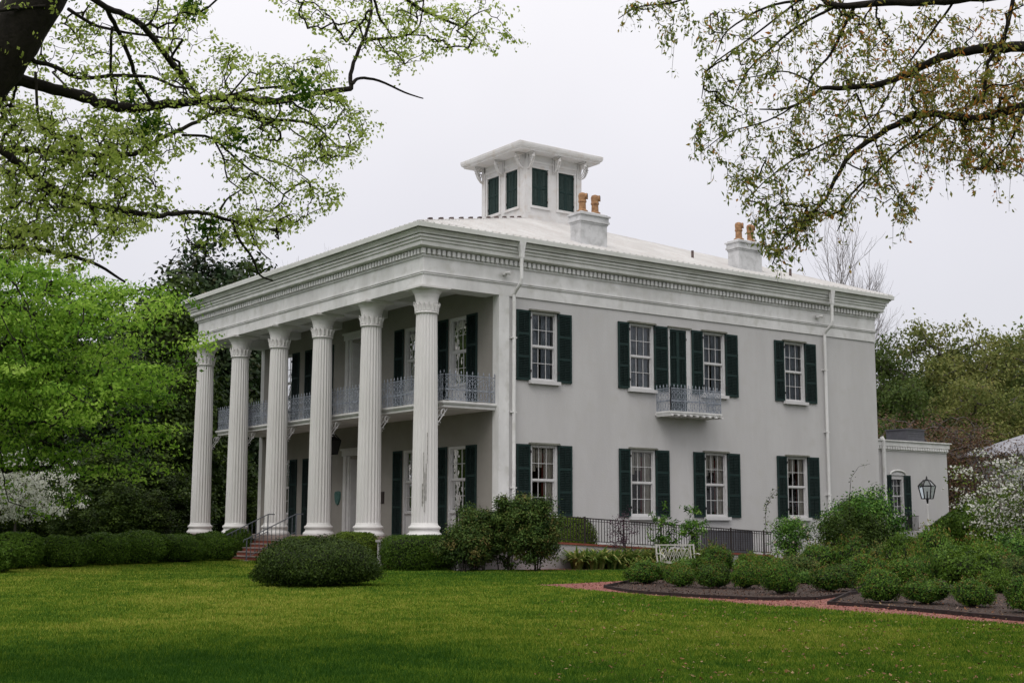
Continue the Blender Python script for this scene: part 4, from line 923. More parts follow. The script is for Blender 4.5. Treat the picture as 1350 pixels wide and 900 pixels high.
# --- hedges and shrubs
def bush(name, label, cat, me, loc, rot=0., sc=(1, 1, 1), group=None):
    o = mkobj(name, me, None, (float(loc[0]), float(loc[1]), float(loc[2])), rot, sc); return tag(o, label, cat, group)
hm = [bushmesh('hedge_bush', 21+i, 1.0, .85, 1.2, 12000, .072, LF['hedge'], p=2.5, amp=.14, k=16) for i in range(3)]
hl = [onz(-60, 757), onz(0, 752.5), onz(62, 750.5), onz(117, 748), onz(170, 746.5), onz(222, 745), onz(268, 743), onz(300, 740)]
nmh = ['cut by the left edge of the picture', 'in front of the left dogwood', 'third from the left edge', 'fourth from the left edge', 'middle of the row', 'third from the steps', 'second from the steps', 'smallest one beside the brick steps']
for i, (q, nm_) in enumerate(zip(hl, nmh)):
    s_ = [1.05, 1, 1, 1, 1.02, 1, .92, .72][i]; bush('hedge_bush', 'rounded green hedge bush '+nm_, 'hedge', hm[i % 3], (q[0]+.6, q[1]+.5, gz(q[0], q[1])-.03), YAW-math.pi/2+(.1 if i % 2 else 3.2), (s_*(1.0 if i else 1.3), s_, .98+.04*math.sin(i*2)), 'hedge row left of the steps')
big = bushmesh('round_bush', 31, 1.72, 1.4, 1.27, 40000, .06, LF['dark'], p=2.0, amp=.15, k=30, loose=.08, zc=.4)
q = onz(420, 773.5); bush('round_bush', 'large low rounded dark bush alone on the lawn in front of the columns', 'bush', big, (q[0], q[1]+.2, G-.03), YAW-math.pi/2, (.93, .93, .95))
m_ = bushmesh('hedge_bush', 33, .95, .8, 1.28, 14000, .06, LF['hedgelight'], p=2.6, amp=.08)
q = gd(468, 48.5); bush('hedge_bush', 'light green rounded bush behind the big dark lawn bush', 'hedge', m_, (q[0], q[1], G-.02), YAW-math.pi/2, (1, 1, 1))
q = gd(398, 51.5); bush('hedge_bush', 'rounded bush half hidden behind the big lawn bush near the steps', 'hedge', m_, (q[0], q[1], G-.02), YAW+1, (.9, 1, .86))
m_ = bushmesh('box_hedge', 34, 1.34, .85, 1.18, 24000, .058, LF['hedge'], p=6, amp=.04, k=40)
q = gd(557, 44.8); bush('box_hedge', 'squared light-topped box hedge below the near corner column', 'hedge', m_, (q[0], q[1], G-.02), YAW-math.pi/2+.25, (1, 1, 1))
m_ = bushmesh('box_hedge', 35, 1.35, .6, 1.75, 20000, .06, LF['hedgelight'], p=3.5, amp=.05, k=30)
q = np.array((5.9, -.75, G)); bush('box_hedge', 'tall rounded clipped hedge between the ramp railing and the side wall', 'hedge', m_, q, 0., (1, .8, 1.02))
pier = MB(); q = gd(504, 47.5); b = pier; b.box(q[0]-.12, q[0]+.12, q[1]-.12, q[1]+.12, G, -.16); b.box(q[0]-.17, q[0]+.17, q[1]-.17, q[1]+.17, -.16, -.08)
tag(b.build('gate_pier', M['concrete']), 'short grey concrete pier with pale cap between two hedges', 'pier')
# loose shrubs in front of the ramp
def shrub(name, seed, label, cat, px, d, ytop, wpx, lm, size=.07, n=9000, p=2., loose=.16, group=None, natt=150, per=None, aspect=.45, flower=None, zb=.08, yaw=0, cone=0.):
    rng = np.random.default_rng(seed); q = gd(px, d); h = topz(ytop, d)-q[2]; rx = wpx/2/FPX*d
    t = thing(name, label, cat, tuple(q), group)
    dd = rng.normal(size=(natt, 3)); dd /= np.linalg.norm(dd, axis=1)[:, None]; tt = rng.random(natt)**.4*lump(dd, rng, 12, .3, 6)
    zb_ = h*zb; A = np.stack([dd[:, 0]*tt*rx, dd[:, 1]*tt*rx*.8, zb_+(h-zb_)/2+dd[:, 2]*tt*(h-zb_)/2], 1)
    A[:, 2] = np.maximum(A[:, 2], .06)
    roots = np.array([(rng.normal()*rx*.15, rng.normal()*rx*.15, z) for z in np.linspace(.0, h*.4, 14)])
    paths = grow(roots, A, rng, rtip=.0035, sag=.1)
    b = MB(); [b.tube([(x_, y_, 0), (x_*1.3, y_*1.3, h*.2), (x_*1.5, y_*1.5, h*.45)], [.022, .018, .012], 5) for x_, y_ in rng.normal(size=(6, 2))*rx*.18]; twigs(b, paths)
    b.build('stems', M['bark'], t)
    per_ = per or max(4, n//natt); cm = crownmesh(seed+1, paths, lm, per_, rx*.11+.02, size, aspect, .8, tail=.3); cm.name = 'foliage'; mkobj('foliage', cm, t)
    if flower:
        k_ = flower[1]; sel = rng.choice(len(A), k_); C = A[sel]*np.array((1.08, 1.08, 1.03))+rng.normal(size=(k_, 3))*.04
        C = np.repeat(C, 7, 0)+rng.normal(size=(k_*7, 3))*.02; V, F = leafgeo(C, rng.normal(size=C.shape), .07, .8, rng); mkobj('blossom', npmesh('blossom', V, F, [flower[0]], rng.random(len(C))), t)
    t.rotation_euler[2] = yaw; return t
shrub('loose_shrub', 41, 'tall loose reddish-tipped shrub left of the downspout in front of the ramp', 'shrub', 632, 44.3, 656, 72, LF['airy'], .085, 16000)
shrub('loose_shrub', 42, 'loose shrub with a tall middle shoot in front of the ramp', 'shrub', 668, 44.2, 646, 55, LF['airy'], .085, 15000, cone=.4)
shrub('loose_shrub', 43, 'dense tall shrub in front of the first ground-floor side window', 'shrub', 706, 43.8, 650, 78, LF['airy'], .085, 26000, natt=220)
shrub('loose_shrub', 44, 'low dark shrub joining the box hedge to the tall loose shrubs', 'shrub', 612, 43.4, 688, 74, LF['airy'], .085, 12000)
# behind the railing
shrub('leggy_shrub', 45, 'leggy fresh green shrub behind the railing under the second side window', 'shrub', 873, 48.3, 656, 42, LF['fresh'], .13, 1100, natt=46, aspect=.35)
shrub('leggy_shrub', 46, 'leggy fresh green shrub behind the railing left of the third side window', 'shrub', 912, 49.3, 656, 44, LF['fresh'], .13, 1200, natt=50, aspect=.35)
shrub('purple_shrub', 47, 'small purple-leaved shrub behind the railing below the second window', 'shrub', 822, 47.8, 668, 62, LF['purple'], .07, 900, natt=60)
shrub('rose_bush', 48, 'rose bush with white blooms right of the bench at the end of the railing', 'shrub', 1040, 46, 668, 62, LF['fresh'], .075, 6500, natt=150, flower=(LF['rose'], 16))
shrub('large_shrub', 49, 'large broad green shrub in front of the back corner of the house', 'shrub', 1137, 47, 644, 122, LF['fresh'], .12, 15000, natt=260, loose=.1)
shrub('large_shrub', 50, 'dark inner shrub under the large broad green shrub', 'shrub', 1128, 45.5, 668, 112, LF['dark'], .09, 13000, natt=200)
# vine shoots
for i, (px, pts) in enumerate([(1008, [(1010, 700), (1009, 680), (1011, 665), (1018, 652), (1024, 645)]), (1120, [(1120, 655), (1122, 630), (1132, 615), (1147, 611)])]):
    b = MB(); P = np.array([at(x, y, 45.5+.05*j) for j, (x, y) in enumerate(pts)]); P = np.vstack([gd(px, 45.5), P]); b.tube(P, np.linspace(.015, .004, len(P)), 4)
    t = thing('climbing_shoot', ['thin leafy shoot leaning up beside the rose bush', 'thin arching shoot above the large broad shrub'][i], 'plant', (0, 0, 0)); b.build('stem', M['bark'], t)
    rng = np.random.default_rng(i); k_ = [90, 22][i]; s_ = rng.random(k_)*(len(P)-2)+1; j = s_.astype(int).clip(0, len(P)-2); f = (s_-j)[:, None]; C = P[j]*(1-f)+P[j+1]*f+rng.normal(size=(k_, 3))*.06
    V, F = leafgeo(C, rng.normal(size=(k_, 3)), .09, .45, rng); mkobj('foliage', npmesh('foliage', V, F, [LF['airy']], rng.random(k_)), t)
# bed shrubs
nm3 = [bushmesh('low_shrub', 61+i, .62, .58, .86, 8500, .062, LF['nandina'], p=2.1, amp=.2, loose=.11, spikes=40, aspect=.4) for i in range(4)]
nm4 = [bushmesh('border_shrub', 71+i, .62, .58, .86, 8000, .07, LF[('fresh', 'airy', 'nandina', 'hedge')[i]], p=2.0, amp=.3, loose=.14, spikes=50, aspect=.42) for i in range(4)]
FR = [(848, 773, 54, 738, 'nearest the bench, at the left tip of the inner bed'), (895, 777, 42, 744, 'second from the left in the front row of the inner bed'), (938, 779, 50, 742, 'third from the left in the front row of the inner bed'), (984, 780, 44, 738, 'fourth from the left in the front row of the inner bed'), (1027, 787, 50, 740, 'fifth from the left in the front row of the inner bed'), (1098, 783, 60, 744, 'at the right end of the inner bed'),
      (1157, 798, 58, 750, 'at the left tip of the right bed'), (1218, 800, 62, 761, 'second from the left in the right bed'), (1280, 804, 60, 762, 'third from the left in the right bed'), (1350, 812, 60, 758, 'cut by the right edge in the right bed')]
for i, (px, yb, wp, yt, lb) in enumerate(FR):
    q = onz(px, yb-3); d = (q-CAM)@FW; q = gd(px, d+.35); h = topz(yt, d)-G
    bush('low_shrub', 'small rounded low shrub '+lb, 'shrub', nm3[i % 4], (q[0], q[1], G), i*1.1, (wp/2/FPX*d/.62*(.96+.08*math.sin(i*2.9)), wp/2/FPX*d/.62)+(h/.86,), 'low shrubs in the mulch beds')
rng = np.random.default_rng(77)
BK_ = [(940, 37.5, 719, 66), (905, 38, 735, 50), (985, 37, 733, 56), (1012, 39, 728, 60), (1052, 37, 735, 60), (1060, 35, 752, 48), (1082, 39, 716, 58), (1122, 38, 714, 66), (1165, 38.5, 712, 66), (1140, 34.5, 733, 60), (1190, 37, 703, 80), (1228, 38.5, 701, 66), (1195, 32.5, 736, 60), (1250, 35, 715, 76), (1275, 32, 728, 84), (1285, 38.3, 703, 66), (1330, 33, 735, 80), (1340, 38, 706, 72), (1315, 35, 718, 66), (1380, 35, 712, 70), (1105, 35.5, 745, 50), (1210, 34.5, 722, 60), (1310, 30.5, 750, 50), (870, 37.5, 740, 34), (1420, 33, 735, 80), (1450, 36, 715, 80), (1500, 33, 730, 90), (1540, 38, 715, 90), (1420, 29, 752, 60), (1480, 29, 752, 66), (1590, 34, 725, 90)]
for i, (px, d, yt, wp) in enumerate(BK_):
    q = gd(px, d); h = topz(yt, d)-G
    bush('border_shrub', 'loose green shrub in the dense planting behind the front rows of the beds', 'shrub', nm4[(i*3+1) % 4] if i % 3 else nm3[i % 4], (q[0], q[1], G), i*.9, (wp/2/FPX*d/.62*(.82+.2*math.sin(i*2.3)),)*2+(h/.86*(1+.10*math.sin(i*3.7)),), 'dense shrubs behind the front rows')
# dark underplanting left, behind the hedge
for i, (px, d, yt) in enumerate([(-20, 64, 600), (60, 68, 610), (125, 64, 590), (190, 68, 600), (236, 70, 625), (300, 78, 600), (160, 60, 640), (196, 61, 650), (95, 61, 655), (300, 90, 560), (355, 92, 570)]):
    q = gd(px, d); tree('dark_shrub', 'magnolia2', 'dark evergreen shrub in the shade under the trees left of the house', 'shrub', q, topz(yt, d)-q[2], i*1.3, 'dark shrubs under the left trees', 1.5)
for i, (px, d, yt, wp) in enumerate([(1268, 62, 672, 80), (1300, 60, 660, 110), (1345, 64, 645, 120), (1390, 60, 650, 120)]):
    q = gd(px, d); h = topz(yt, d)-q[2]; s_ = wp/2/FPX*d/1.05
    bush('evergreen_shrub', 'green shrub behind the right dogwood beside the annex', 'shrub', hm[i % 3], q, i*1.3, (s_, s_*1.2, h/1.2), 'shrubs beside the annex')

# strap-leaved clumps along the ramp
def strapmesh(seed):
    rng = np.random.default_rng(seed); Vs = []; v = []
    for i in range(75):
        a = rng.random()*6.283; L_ = .45+.35*rng.random(); w_ = .035+.02*rng.random(); r0 = rng.random()*.15; bend = .35+.75*rng.random(); rnd = rng.random()
        dr = np.array((math.cos(a), math.sin(a), 0)); sd = np.array((-math.sin(a), math.cos(a), 0)); pts = []
        for k_ in range(6):
            t = k_/5; ang = bend*t*t*1.9; p_ = dr*(r0+L_*t*math.sin(.25+ang*.6))+np.array((0, 0, L_*t*math.cos(.2+ang*.55))); ww = w_*math.sin(math.pi*(.15+.82*t)); pts.append((p_-sd*ww, p_+sd*ww))
        for (a0, a1), (b0, b1) in zip(pts[:-1], pts[1:]): Vs += [a0, a1, b1, b0]; v.append(rnd)
    V = np.array(Vs); return npmesh('strap_plant', V, np.arange(len(V)).reshape(-1, 4), [LF['strap']], np.array(v))
sm = [strapmesh(s_) for s_ in (1, 2, 3)]
k_ = 0
for row, (dy, n_) in enumerate(((-3.25, 13), (-3.75, 13))):
    for i in range(n_):
        x = 4.4+i*.47+row*.2-.3*row; o = mkobj('strap_plant', sm[k_ % 3], None, (x-row*.15, dy+.08*math.sin(k_*3), G), k_*1.7, (1.15+.12*math.sin(k_),)*2+(1.2+.12*math.cos(k_*2.1),)); k_ += 1
        tag(o, 'clump of broad strap leaves in the dense row along the ramp wall', 'plant', 'strap-leaved plants along the ramp')

# ------------------------------------------------------------------ overhanging tree, upper left
def limbs(b, lst, roots):
    for pts, wd in lst:
        P = np.array([at(x, y, d) for x, y, d in pts]); k_ = len(P); r = np.linspace(wd[0], wd[1], k_)/2/FPX*np.array([p[2] for p in pts])
        # smooth
        t = np.linspace(0, k_-1, (k_-1)*4+1); i = np.minimum(t.astype(int), k_-2); f = (t-i)[:, None]
        Pm = np.vstack([2*P[0]-P[1], P, 2*P[-1]-P[-2]]); p0, p1, p2, p3 = Pm[i], Pm[i+1], Pm[i+2], Pm[i+3]
        Q = .5*((2*p1)+(-p0+p2)*f+(2*p0-5*p1+4*p2-p3)*f**2+(-p0+3*p1-3*p2+p3)*f**3); rr = r[i]*(1-f[:, 0])+r[np.minimum(i+1, k_-1)]*f[:, 0]
        rng = np.random.default_rng(k_*7+int(pts[0][0]) % 97); Q = Q+rng.normal(size=Q.shape)*rr[:, None]*(.15 if rr.max() < .12 else .04)
        b.tube(Q, rr, 24 if rr.max() > .15 else (10 if rr.max() > .05 else 6)); roots += list(Q)
def dl(pts, d0, d1):
    n_ = len(pts); return [(x, y, d0+(d1-d0)*i/(n_-1)) for i, (x, y) in enumerate(pts)]
LT = thing('overhanging_tree', 'big tree at the left edge with dark limbs and fresh green leaves overhead', 'tree')
b = MB(); roots = []
tb = [(-175, 905, 12.6), (-165, 700, 12.7), (-150, 450, 12.8), (-110, 250, 12.9), (-45, 130, 13), (5, 65, 13), (52, -5, 13), (120, -110, 13.2), (210, -260, 13.4), (300, -430, 13.6), (380, -640, 13.8)]
limbs(b, [(tb, (125, 26))], [])
LL = [
    (dl([(0, 92), (20, 105), (60, 115), (100, 125), (140, 138), (175, 143), (220, 138), (265, 133), (300, 130), (353, 133), (380, 131), (417, 123), (463, 117)], 13, 15), (17, 7)),
    (dl([(300, 130), (318, 122), (333, 118), (372, 114)], 14.2, 14.5), (6, 3)),
    (dl([(463, 117), (462, 98), (473, 67), (480, 50), (490, 15), (486, -20)], 15, 15.4), (6, 3)),
    (dl([(463, 112), (475, 103), (500, 107), (533, 122), (558, 130)], 15, 15.6), (5, 1.6)),
    (dl([(480, 52), (520, 50), (540, 46), (563, 48)], 15.2, 15.6), (4.5, 1.5)), (dl([(540, 46), (553, 34), (557, 12), (560, -10)], 15.4, 15.5), (3, 2)),
    (dl([(518, 52), (508, 35), (500, 22), (492, -6)], 15.4, 15.2), (2, 4)),
    (dl([(520, -10), (540, 2), (560, 15), (590, 28), (613, 38), (628, 52)], 15, 16), (6, 2)), (dl([(610, 36), (625, 20), (645, 12)], 15.8, 16.2), (3, 1.2)),
    (dl([(95, -20), (140, 10), (173, 23), (193, 40), (217, 70), (237, 97), (265, 133)], 12.6, 14), (8, 8)),
    (dl([(138, 8), (150, 30), (160, 50), (172, 80), (182, 108), (203, 139)], 12.9, 13.8), (7, 5)),
    (dl([(148, 36), (146, 70), (147, 105), (155, 135)], 13, 13.6), (4, 3)),
    (dl([(30, 60), (45, 80), (70, 87), (103, 103), (150, 100), (200, 102), (227, 113), (247, 117)], 13, 13.6), (7, 3)),
    (dl([(-30, 195), (0, 197), (83, 200), (133, 205), (177, 202), (207, 185), (233, 173), (260, 160), (283, 150), (330, 145), (345, 158)], 13, 14.4), (10, 3)),
    (dl([(283, 144), (320, 145), (343, 156), (393, 160), (417, 168), (445, 193)], 14.2, 15.2), (7, 2)),
    (dl([(268, 136), (290, 147), (333, 157), (360, 164)], 14, 14.6), (6, 2)),
    (dl([(-40, 180), (0, 197), (33, 223), (67, 247), (110, 267), (143, 273), (200, 285), (227, 282), (250, 280), (272, 281), (300, 290), (325, 295), (342, 302), (370, 302)], 12.4, 14.6), (12, 2)),
    (dl([(305, 291), (315, 315), (323, 327), (333, 340), (342, 362), (360, 370)], 14.2, 14.6), (4, 2.2)),
    (dl([(278, 290), (277, 303), (272, 320), (270, 345)], 14.1, 14.2), (2.5, 2)), (dl([(326, 296), (334, 315), (345, 333), (357, 343)], 14.3, 14.5), (2.5, 1.4)),
    (dl([(-40, 318), (0, 325), (40, 327), (90, 337), (130, 350), (165, 372)], 12.6, 14), (9, 3)),
    (dl([(240, 178), (280, 183), (320, 217), (350, 237), (380, 262)], 13.9, 14.8), (4, 1.5)), (dl([(283, 186), (295, 210), (300, 235), (318, 250)], 14, 14.4), (3, 1.5)),
    (dl([(300, 190), (343, 208), (380, 220), (410, 240)], 14.3, 15), (3, 1.3)), (dl([(318, 250), (300, 262), (290, 277)], 14.4, 14.2), (2, 3)),
    (dl([(47, 95), (50, 150), (60, 180), (55, 200)], 13, 13.2), (4, 3)), (dl([(-40, 20), (20, 12), (60, 8)], 12.6, 12.8), (5, 4)),
    (dl([(90, 12), (130, 35), (200, 48), (240, 52)], 12.9, 13.8), (5, 2)), (dl([(300, 130), (320, 105), (330, 95)], 14.2, 14.3), (3, 1.5)),
]
limbs(b, LL, roots)
roots = np.array(roots); rng = np.random.default_rng(3)
def attr(poly, n_, d0, d1, rng):
    q = polysample(poly, n_, rng); dd = rng.uniform(d0, d1, n_)
    # follow the depth of the nearest traced limb
    return np.array([at(x, y, d_) for (x, y), d_ in zip(q, dd)])
A = np.vstack([
    attr([(0, 0), (270, 0), (285, 60), (345, 70), (345, 115), (300, 190), (180, 225), (150, 300), (0, 330)], 420, 12.6, 14.8, rng),
    attr([(0, 130), (200, 170), (215, 290), (120, 345), (0, 345)], 560, 12.2, 14.6, rng),
    attr([(290, 60), (345, 85), (430, 60), (440, 105), (490, 160), (480, 200), (445, 225), (440, 270), (400, 300), (300, 305), (290, 200)], 330, 13.6, 15.6, rng),
    attr([(365, 0), (690, 0), (665, 30), (680, 60), (640, 72), (590, 60), (530, 100), (470, 75), (400, 35)], 170, 14.6, 16.2, rng),
    attr([(205, 265), (300, 270), (400, 285), (395, 310), (345, 325), (250, 330)], 60, 13.8, 14.8, rng),
    attr([(-250, -400), (400, -350), (520, -10), (-250, -10)], 130, 11, 16, rng), attr([(-400, -250), (-20, -250), (-20, 400), (-400, 400)], 130, 11, 15, rng)])
paths = grow(roots, A, rng, rtip=.0028, sag=.12, jit=.09); twigs(b, paths)
b.build('trunk', M['bark'], LT, smooth=True)
mkobj('crown', crownmesh(4, paths, LF['elm'], 20, .06, .042, .6, .5, tail=.3, clus=4), LT)
# high canopy above and behind the camera, part of the same two trees
def canopy(parent, c, r, zs, n_, lm, seed, bark, hub, thk):
    rng = np.random.default_rng(seed); a = rng.random(n_)*6.283; rr = r*np.sqrt(rng.random(n_)); A_ = np.stack([c[0]+rr*np.cos(a), c[1]+rr*np.sin(a), zs[0]+(zs[1]-zs[0])*rng.random(n_)], 1)
    P_ = grow(hub, A_, rng, rtip=.012, sag=.1); b = MB(); twigs(b, P_); b.build('upper_limbs', bark, parent); cm = crownmesh(seed, P_, lm, 46, .45, .17, .55, .5, tail=.2); cm.name = 'upper_crown'; mkobj('upper_crown', cm, parent)
tufts = []
for x, y, rr_ in ((392, 126, .12), (402, 120, .09), (312, 183, .08), (190, 172, .07), (202, 168, .07), (178, 128, .09), (253, 10, .06), (275, 298, .08)):
    tufts.append(at(x, y, 14.3)+np.random.default_rng(x).normal(size=(170, 3))*rr_)
C = np.vstack(tufts); rg = np.random.default_rng(2); V, F = leafgeo(C, rg.normal(size=C.shape), .06, .6, rg); mkobj('dark_leaf_tufts', npmesh('dark_leaf_tufts', V, F, [LF['maple']], rg.random(len(C))*.35), LT)
hub = [at(x, y, d) for x, y, d in tb[6:]]
canopy(LT, (CAM[0]-1.0, CAM[1]+3), 8, (8.5, 12.5), 170, LF['elm'], 81, M['bark'], hub, 1)

# ------------------------------------------------------------------ overhanging willow oak, upper right
RTR = thing('willow_oak', 'willow oak beyond the right edge hanging thin olive and orange leaves across the top right', 'tree')
b = MB(); roots = []
tb2 = [(1760, 905, 13.6), (1750, 600, 13.7), (1735, 300, 13.8), (1710, 60, 13.9), (1690, -160, 14), (1670, -420, 14.2), (1650, -640, 14.4)]
limbs(b, [(tb2, (115, 30))], [])
RL = [
    (dl([(1700, 20), (1560, -25), (1420, -12), (1300, -6), (1232, 2), (1170, 3), (1104, 8), (1080, -4)], 13.8, 14), (20, 6)),
    (dl([(1715, 90), (1600, 60), (1480, 55), (1350, 62), (1314, 64), (1273, 68), (1232, 80), (1195, 99), (1162, 111), (1112, 117), (1084, 117), (1055, 136), (1030, 144), (1001, 144)], 13.8, 14.6), (18, 1.6)),
    (dl([(1720, 180), (1600, 140), (1480, 120), (1350, 140), (1318, 150), (1273, 156), (1223, 150), (1190, 160), (1153, 181), (1121, 205), (1100, 238), (1088, 263), (1063, 288), (1034, 312), (1018, 349)], 13.8, 14.2), (15, 1.4)),
    (dl([(1248, 155), (1211, 181), (1178, 205), (1149, 234), (1121, 267), (1104, 305)], 13.9, 14.5), (4, 1.3)),
    (dl([(1129, 4), (1112, 37), (1096, 70), (1071, 99), (1063, 123)], 14, 14.3), (5, 2)),
    (dl([(1104, 8), (1055, 33), (1014, 66), (985, 95), (964, 136)], 14, 14.6), (4, 1.3)),
    (dl([(1129, 123), (1141, 152), (1153, 185), (1166, 222), (1186, 255), (1207, 284)], 14.3, 14.7), (3, 1.2)),
    (dl([(1145, 181), (1112, 179), (1088, 189), (1047, 210), (1014, 234), (985, 262)], 14.1, 14.5), (3.5, 1.2)),
    (dl([(1340, -20), (1326, 41), (1310, 70), (1301, 90), (1297, 136)], 13.7, 13.9), (6, 4)),
    (dl([(1262, -4), (1245, 20), (1211, 66), (1182, 107), (1149, 160), (1110, 190), (1090, 215)], 13.9, 14.4), (3.5, 1.2)),
    (dl([(1060, 0), (1010, 10), (960, 40), (945, 70)], 14, 14.5), (4, 1.2)), (dl([(1000, -20), (930, -8), (880, 5), (840, 10), (815, 25)], 14.2, 14.8), (4, 1.)), (dl([(1063, -6), (990, 50), (935, 90), (925, 130)], 14.1, 14.6), (3, 1.)),
    (dl([(1350, 145), (1330, 190), (1300, 215)], 13.7, 13.9), (4, 1.4)), (dl([(1420, 130), (1380, 190), (1340, 215)], 13.6, 13.8), (5, 2)), (dl([(1084, 117), (1040, 95), (1000, 100), (950, 110)], 14.4, 14.8), (2.5, 1.)), (dl([(1055, 136), (1010, 160), (960, 175), (925, 200)], 14.4, 14.8), (2.5, 1.)),
]
limbs(b, RL, roots); roots = np.array(roots); rng = np.random.default_rng(8)
A = np.vstack([
    attr([(910, 25), (1000, 0), (1350, 0), (1350, 232), (1290, 228), (1245, 220), (1215, 235), (1205, 300), (1170, 295), (1150, 250), (1110, 300), (1080, 290), (1050, 310), (1022, 345), (985, 300), (965, 265), (950, 230), (915, 195), (915, 110), (930, 70)], 900, 13.4, 15, rng),
    attr([(1180, 90), (1350, 80), (1350, 225), (1280, 225), (1200, 190)], 190, 13.2, 14.6, rng),
    attr([(815, 15), (840, 0), (910, 0), (905, 50), (880, 60), (860, 20)], 34, 14.4, 15, rng),
    attr([(1000, 270), (1060, 250), (1100, 260), (1035, 345), (1012, 358)], 60, 14, 14.5, rng),
    attr([(1360, -300), (1700, -300), (1700, 250), (1360, 250)], 200, 12, 16, rng), attr([(950, -250), (1350, -250), (1350, -5), (900, -5)], 100, 12.5, 16, rng)])
paths = grow(roots, A, rng, rtip=.0026, sag=-.05, jit=.09)
rr = np.random.default_rng(9); ends = []
for P, r in paths:       # short hanging twigs at the tips
    e_ = P[-1]; k_ = rr.integers(0, 2)
    for _ in range(k_):
        L_ = rr.uniform(.12, .34); o_ = rr.normal(size=3)*.25*L_; ends.append((np.array([e_, e_+o_*.5+(0, 0, -L_*.3), e_+o_+(0, 0, -L_*.65), e_+o_*1.2+(0, 0, -L_)]), np.array([.003, .0025, .002, .0015])))
paths += ends
twigs(b, paths); b.build('trunk', M['bark'], RTR, smooth=True)
def voak(C, rng):
    rel = C-CAM; z = rel@FW; px_ = 675+FPX*(rel@RT)/z; hot = np.clip((px_-960)/330, 0, 1)
    return np.clip(rng.beta(2.2, 3., len(C))*.72+rng.random(len(C))*.3*hot+(rng.random(len(C)) < .06+.14*hot)*.4, 0, 1)
mkobj('crown', crownmesh(7, paths, LF['oak'], 9, .036, .058, .40, .9, axis=np.array((0, 0, -.5)), vf=voak, tail=.12), RTR)
hub = [at(x, y, d) for x, y, d in tb2[4:]]
canopy(RTR, (CAM[0]+7, CAM[1]-1), 8, (8.5, 12.5), 150, LF['oak'], 82, M['bark'], hub, 1)

# ------------------------------------------------------------------ grass blades, fallen leaves, mulch chips
rng = np.random.default_rng(6); n = 680000
d = 11.3+(60-11.3)*rng.random(n)**1.9; px = rng.uniform(-60, 1410, n); q = CAM[None]+(FW[None]+RT[None]*((px-675)/FPX)[:, None])*d[:, None]
# keep the point on its horizontal bearing
P = q.copy(); P[:, 2] = gz(P[:, 0], P[:, 1])
def gpoly(pix): return [tuple(onz(x, y)[:2]) for x, y in pix]
GP = gpoly([(703, 771), (760, 777), (850, 784.5), (985, 798), (1100, 805), (1350, 824), (1480, 838), (1600, 800), (1400, 765), (1000, 762), (850, 764), (760, 769)])
keep = ~(inpoly(P, GP) | inpoly(P, gpoly(BEDA)) | inpoly(P, gpoly(BEDB))) & ~((P[:, 0] > -.4) & (P[:, 1] > -2.9))
keep &= ~((P[:, 0] > 4) & (P[:, 1] > -4.2)) & ~((d > 46) & (P[:, 0] > -1.2))
P = P[keep]; d = d[keep]; n = len(P)
def vnoise(x, y, s_, seed):
    g_ = np.random.default_rng(seed).random((64, 64)); u = x/s_ % 63; w_ = y/s_ % 63; i = u.astype(int); j = w_.astype(int); f = u-i; h = w_-j; f = f*f*(3-2*f); h = h*h*(3-2*h)
    return (g_[i, j]*(1-f)+g_[i+1, j]*f)*(1-h)+(g_[i, j+1]*(1-f)+g_[i+1, j+1]*f)*h
pn = vnoise(P[:, 0]+200, P[:, 1]+200, 3.1, 1)*.6+vnoise(P[:, 0]+200, P[:, 1]+200, .8, 2)*.4
hgt = (.022+.034*rng.random(n))*(.7+.8*vnoise(P[:, 0]+300, P[:, 1]+250, .6, 9)); a = rng.random(n)*6.283; wd = .0035+.00045*(d-11)
hx = RT[None, :]*wd[:, None]; lean = np.stack([np.cos(a), np.sin(a), np.zeros(n)], 1)*(hgt*.55)[:, None]; top = P+lean; top[:, 2] += hgt
V = np.stack([P-hx, P+hx, top+hx*.35, top-hx*.35], 1).reshape(-1, 3)
big_ = vnoise(P[:, 0]+200, P[:, 1]+200, 7.5, 4); fine_ = vnoise(P[:, 0]*1.3+200, P[:, 1]*1.3+200, .33, 5); v = np.clip(.06+(pn-.5)*.55+(big_-.5)*.5+(fine_-.5)*.35+rng.normal(size=n)*.17+.31+.16*np.exp(-((d-26)/7)**2), 0, 1)
tag(mkobj('lawn_grass', npmesh('lawn_grass', V, np.arange(4*n).reshape(n, 4), [LF['blade']], v)), 'short mown green lawn grass in front of the house', 'grass', None, 'stuff')
n = 1700; px = 700+700*rng.random(n)**.8; d = 12.5+16*rng.random(n)**1.3; q = CAM[None]+(FW[None]+RT[None]*((px-675)/FPX)[:, None])*d[:, None]; q[:, 2] = G+.045
V, F = leafgeo(q, rng.normal(size=(n, 3))*.35+(0, 0, 1), .052, .55, rng)
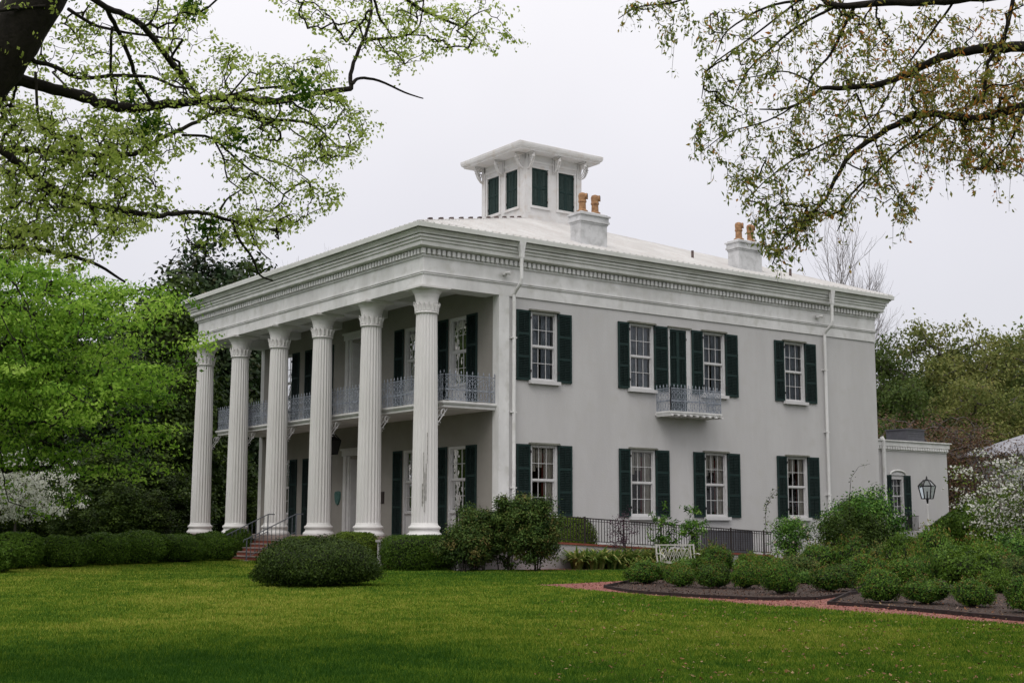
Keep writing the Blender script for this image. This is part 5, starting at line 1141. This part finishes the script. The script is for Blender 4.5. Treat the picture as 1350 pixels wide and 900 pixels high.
tag(mkobj('fallen_leaves', npmesh('fallen_leaves', V, F, [LF['dead']], rng.random(n))), 'brown fallen leaves scattered on the right half of the lawn', 'leaves', None, 'stuff')
P = []
for bed in (BEDA, BEDB):
    gp = gpoly(bed); P.append(polysample(gp, 9000, rng))
P = np.vstack(P); q = np.column_stack([P, np.full(len(P), G+.03)+rng.random(len(P))*.02]); V, F = leafgeo(q, rng.normal(size=(len(q), 3))*.6+(0, 0, 1), .06, .4, rng)
LFm = leafmat('mulch_chips', [(.022, .012, .008), (.055, .028, .018), (.11, .062, .045), (.26, .2, .17)], .0)
tag(mkobj('mulch_chips', npmesh('mulch_chips', V, F, [LFm], rng.beta(1.5, 2.5, len(q)))), 'loose bark chips and dry leaves covering the planting beds', 'mulch', None, 'stuff')
P = polysample(GP, 16000, rng); P = P[~(inpoly(P, gpoly(BEDA)) | inpoly(P, gpoly(BEDB)))]; q = np.column_stack([P, np.full(len(P), G+.014)]); V, F = leafgeo(q, rng.normal(size=(len(q), 3))*.5+(0, 0, 1), .04, .7, rng)
LFg = leafmat('brick_chips', [(.16, .06, .05), (.30, .11, .09), (.40, .19, .16)], .0)
tag(mkobj('brick_chips', npmesh('brick_chips', V, F, [LFg], rng.random(len(q)))), 'loose crushed red brick on the garden path', 'gravel', None, 'stuff')
n = 700; px = rng.uniform(700, 1380, n); yy = 772+(px-700)*.078+rng.normal(size=n)*3.0; q = np.array([onz(x, y, G+.02) for x, y in zip(px, yy)]); V, F = leafgeo(q, rng.normal(size=(n, 3))*.5+(0, 0, 1), .05, .5, rng)
tag(mkobj('path_litter', npmesh('path_litter', V, F, [LF['dead']], rng.random(n))), 'dry leaves and chips strewn along the edge of the brick path', 'leaves', None, 'stuff')
b = MB(); b.poly([(*onz(x, y)[:2], G+.012) for x, y in [(508, 749.5), (560, 751), (605, 753), (650, 756), (700, 756), (760, 753), (800, 750), (800, 745), (700, 747), (600, 744), (510, 741)]]); struct(b.build('planting_bed', M['gravel']))
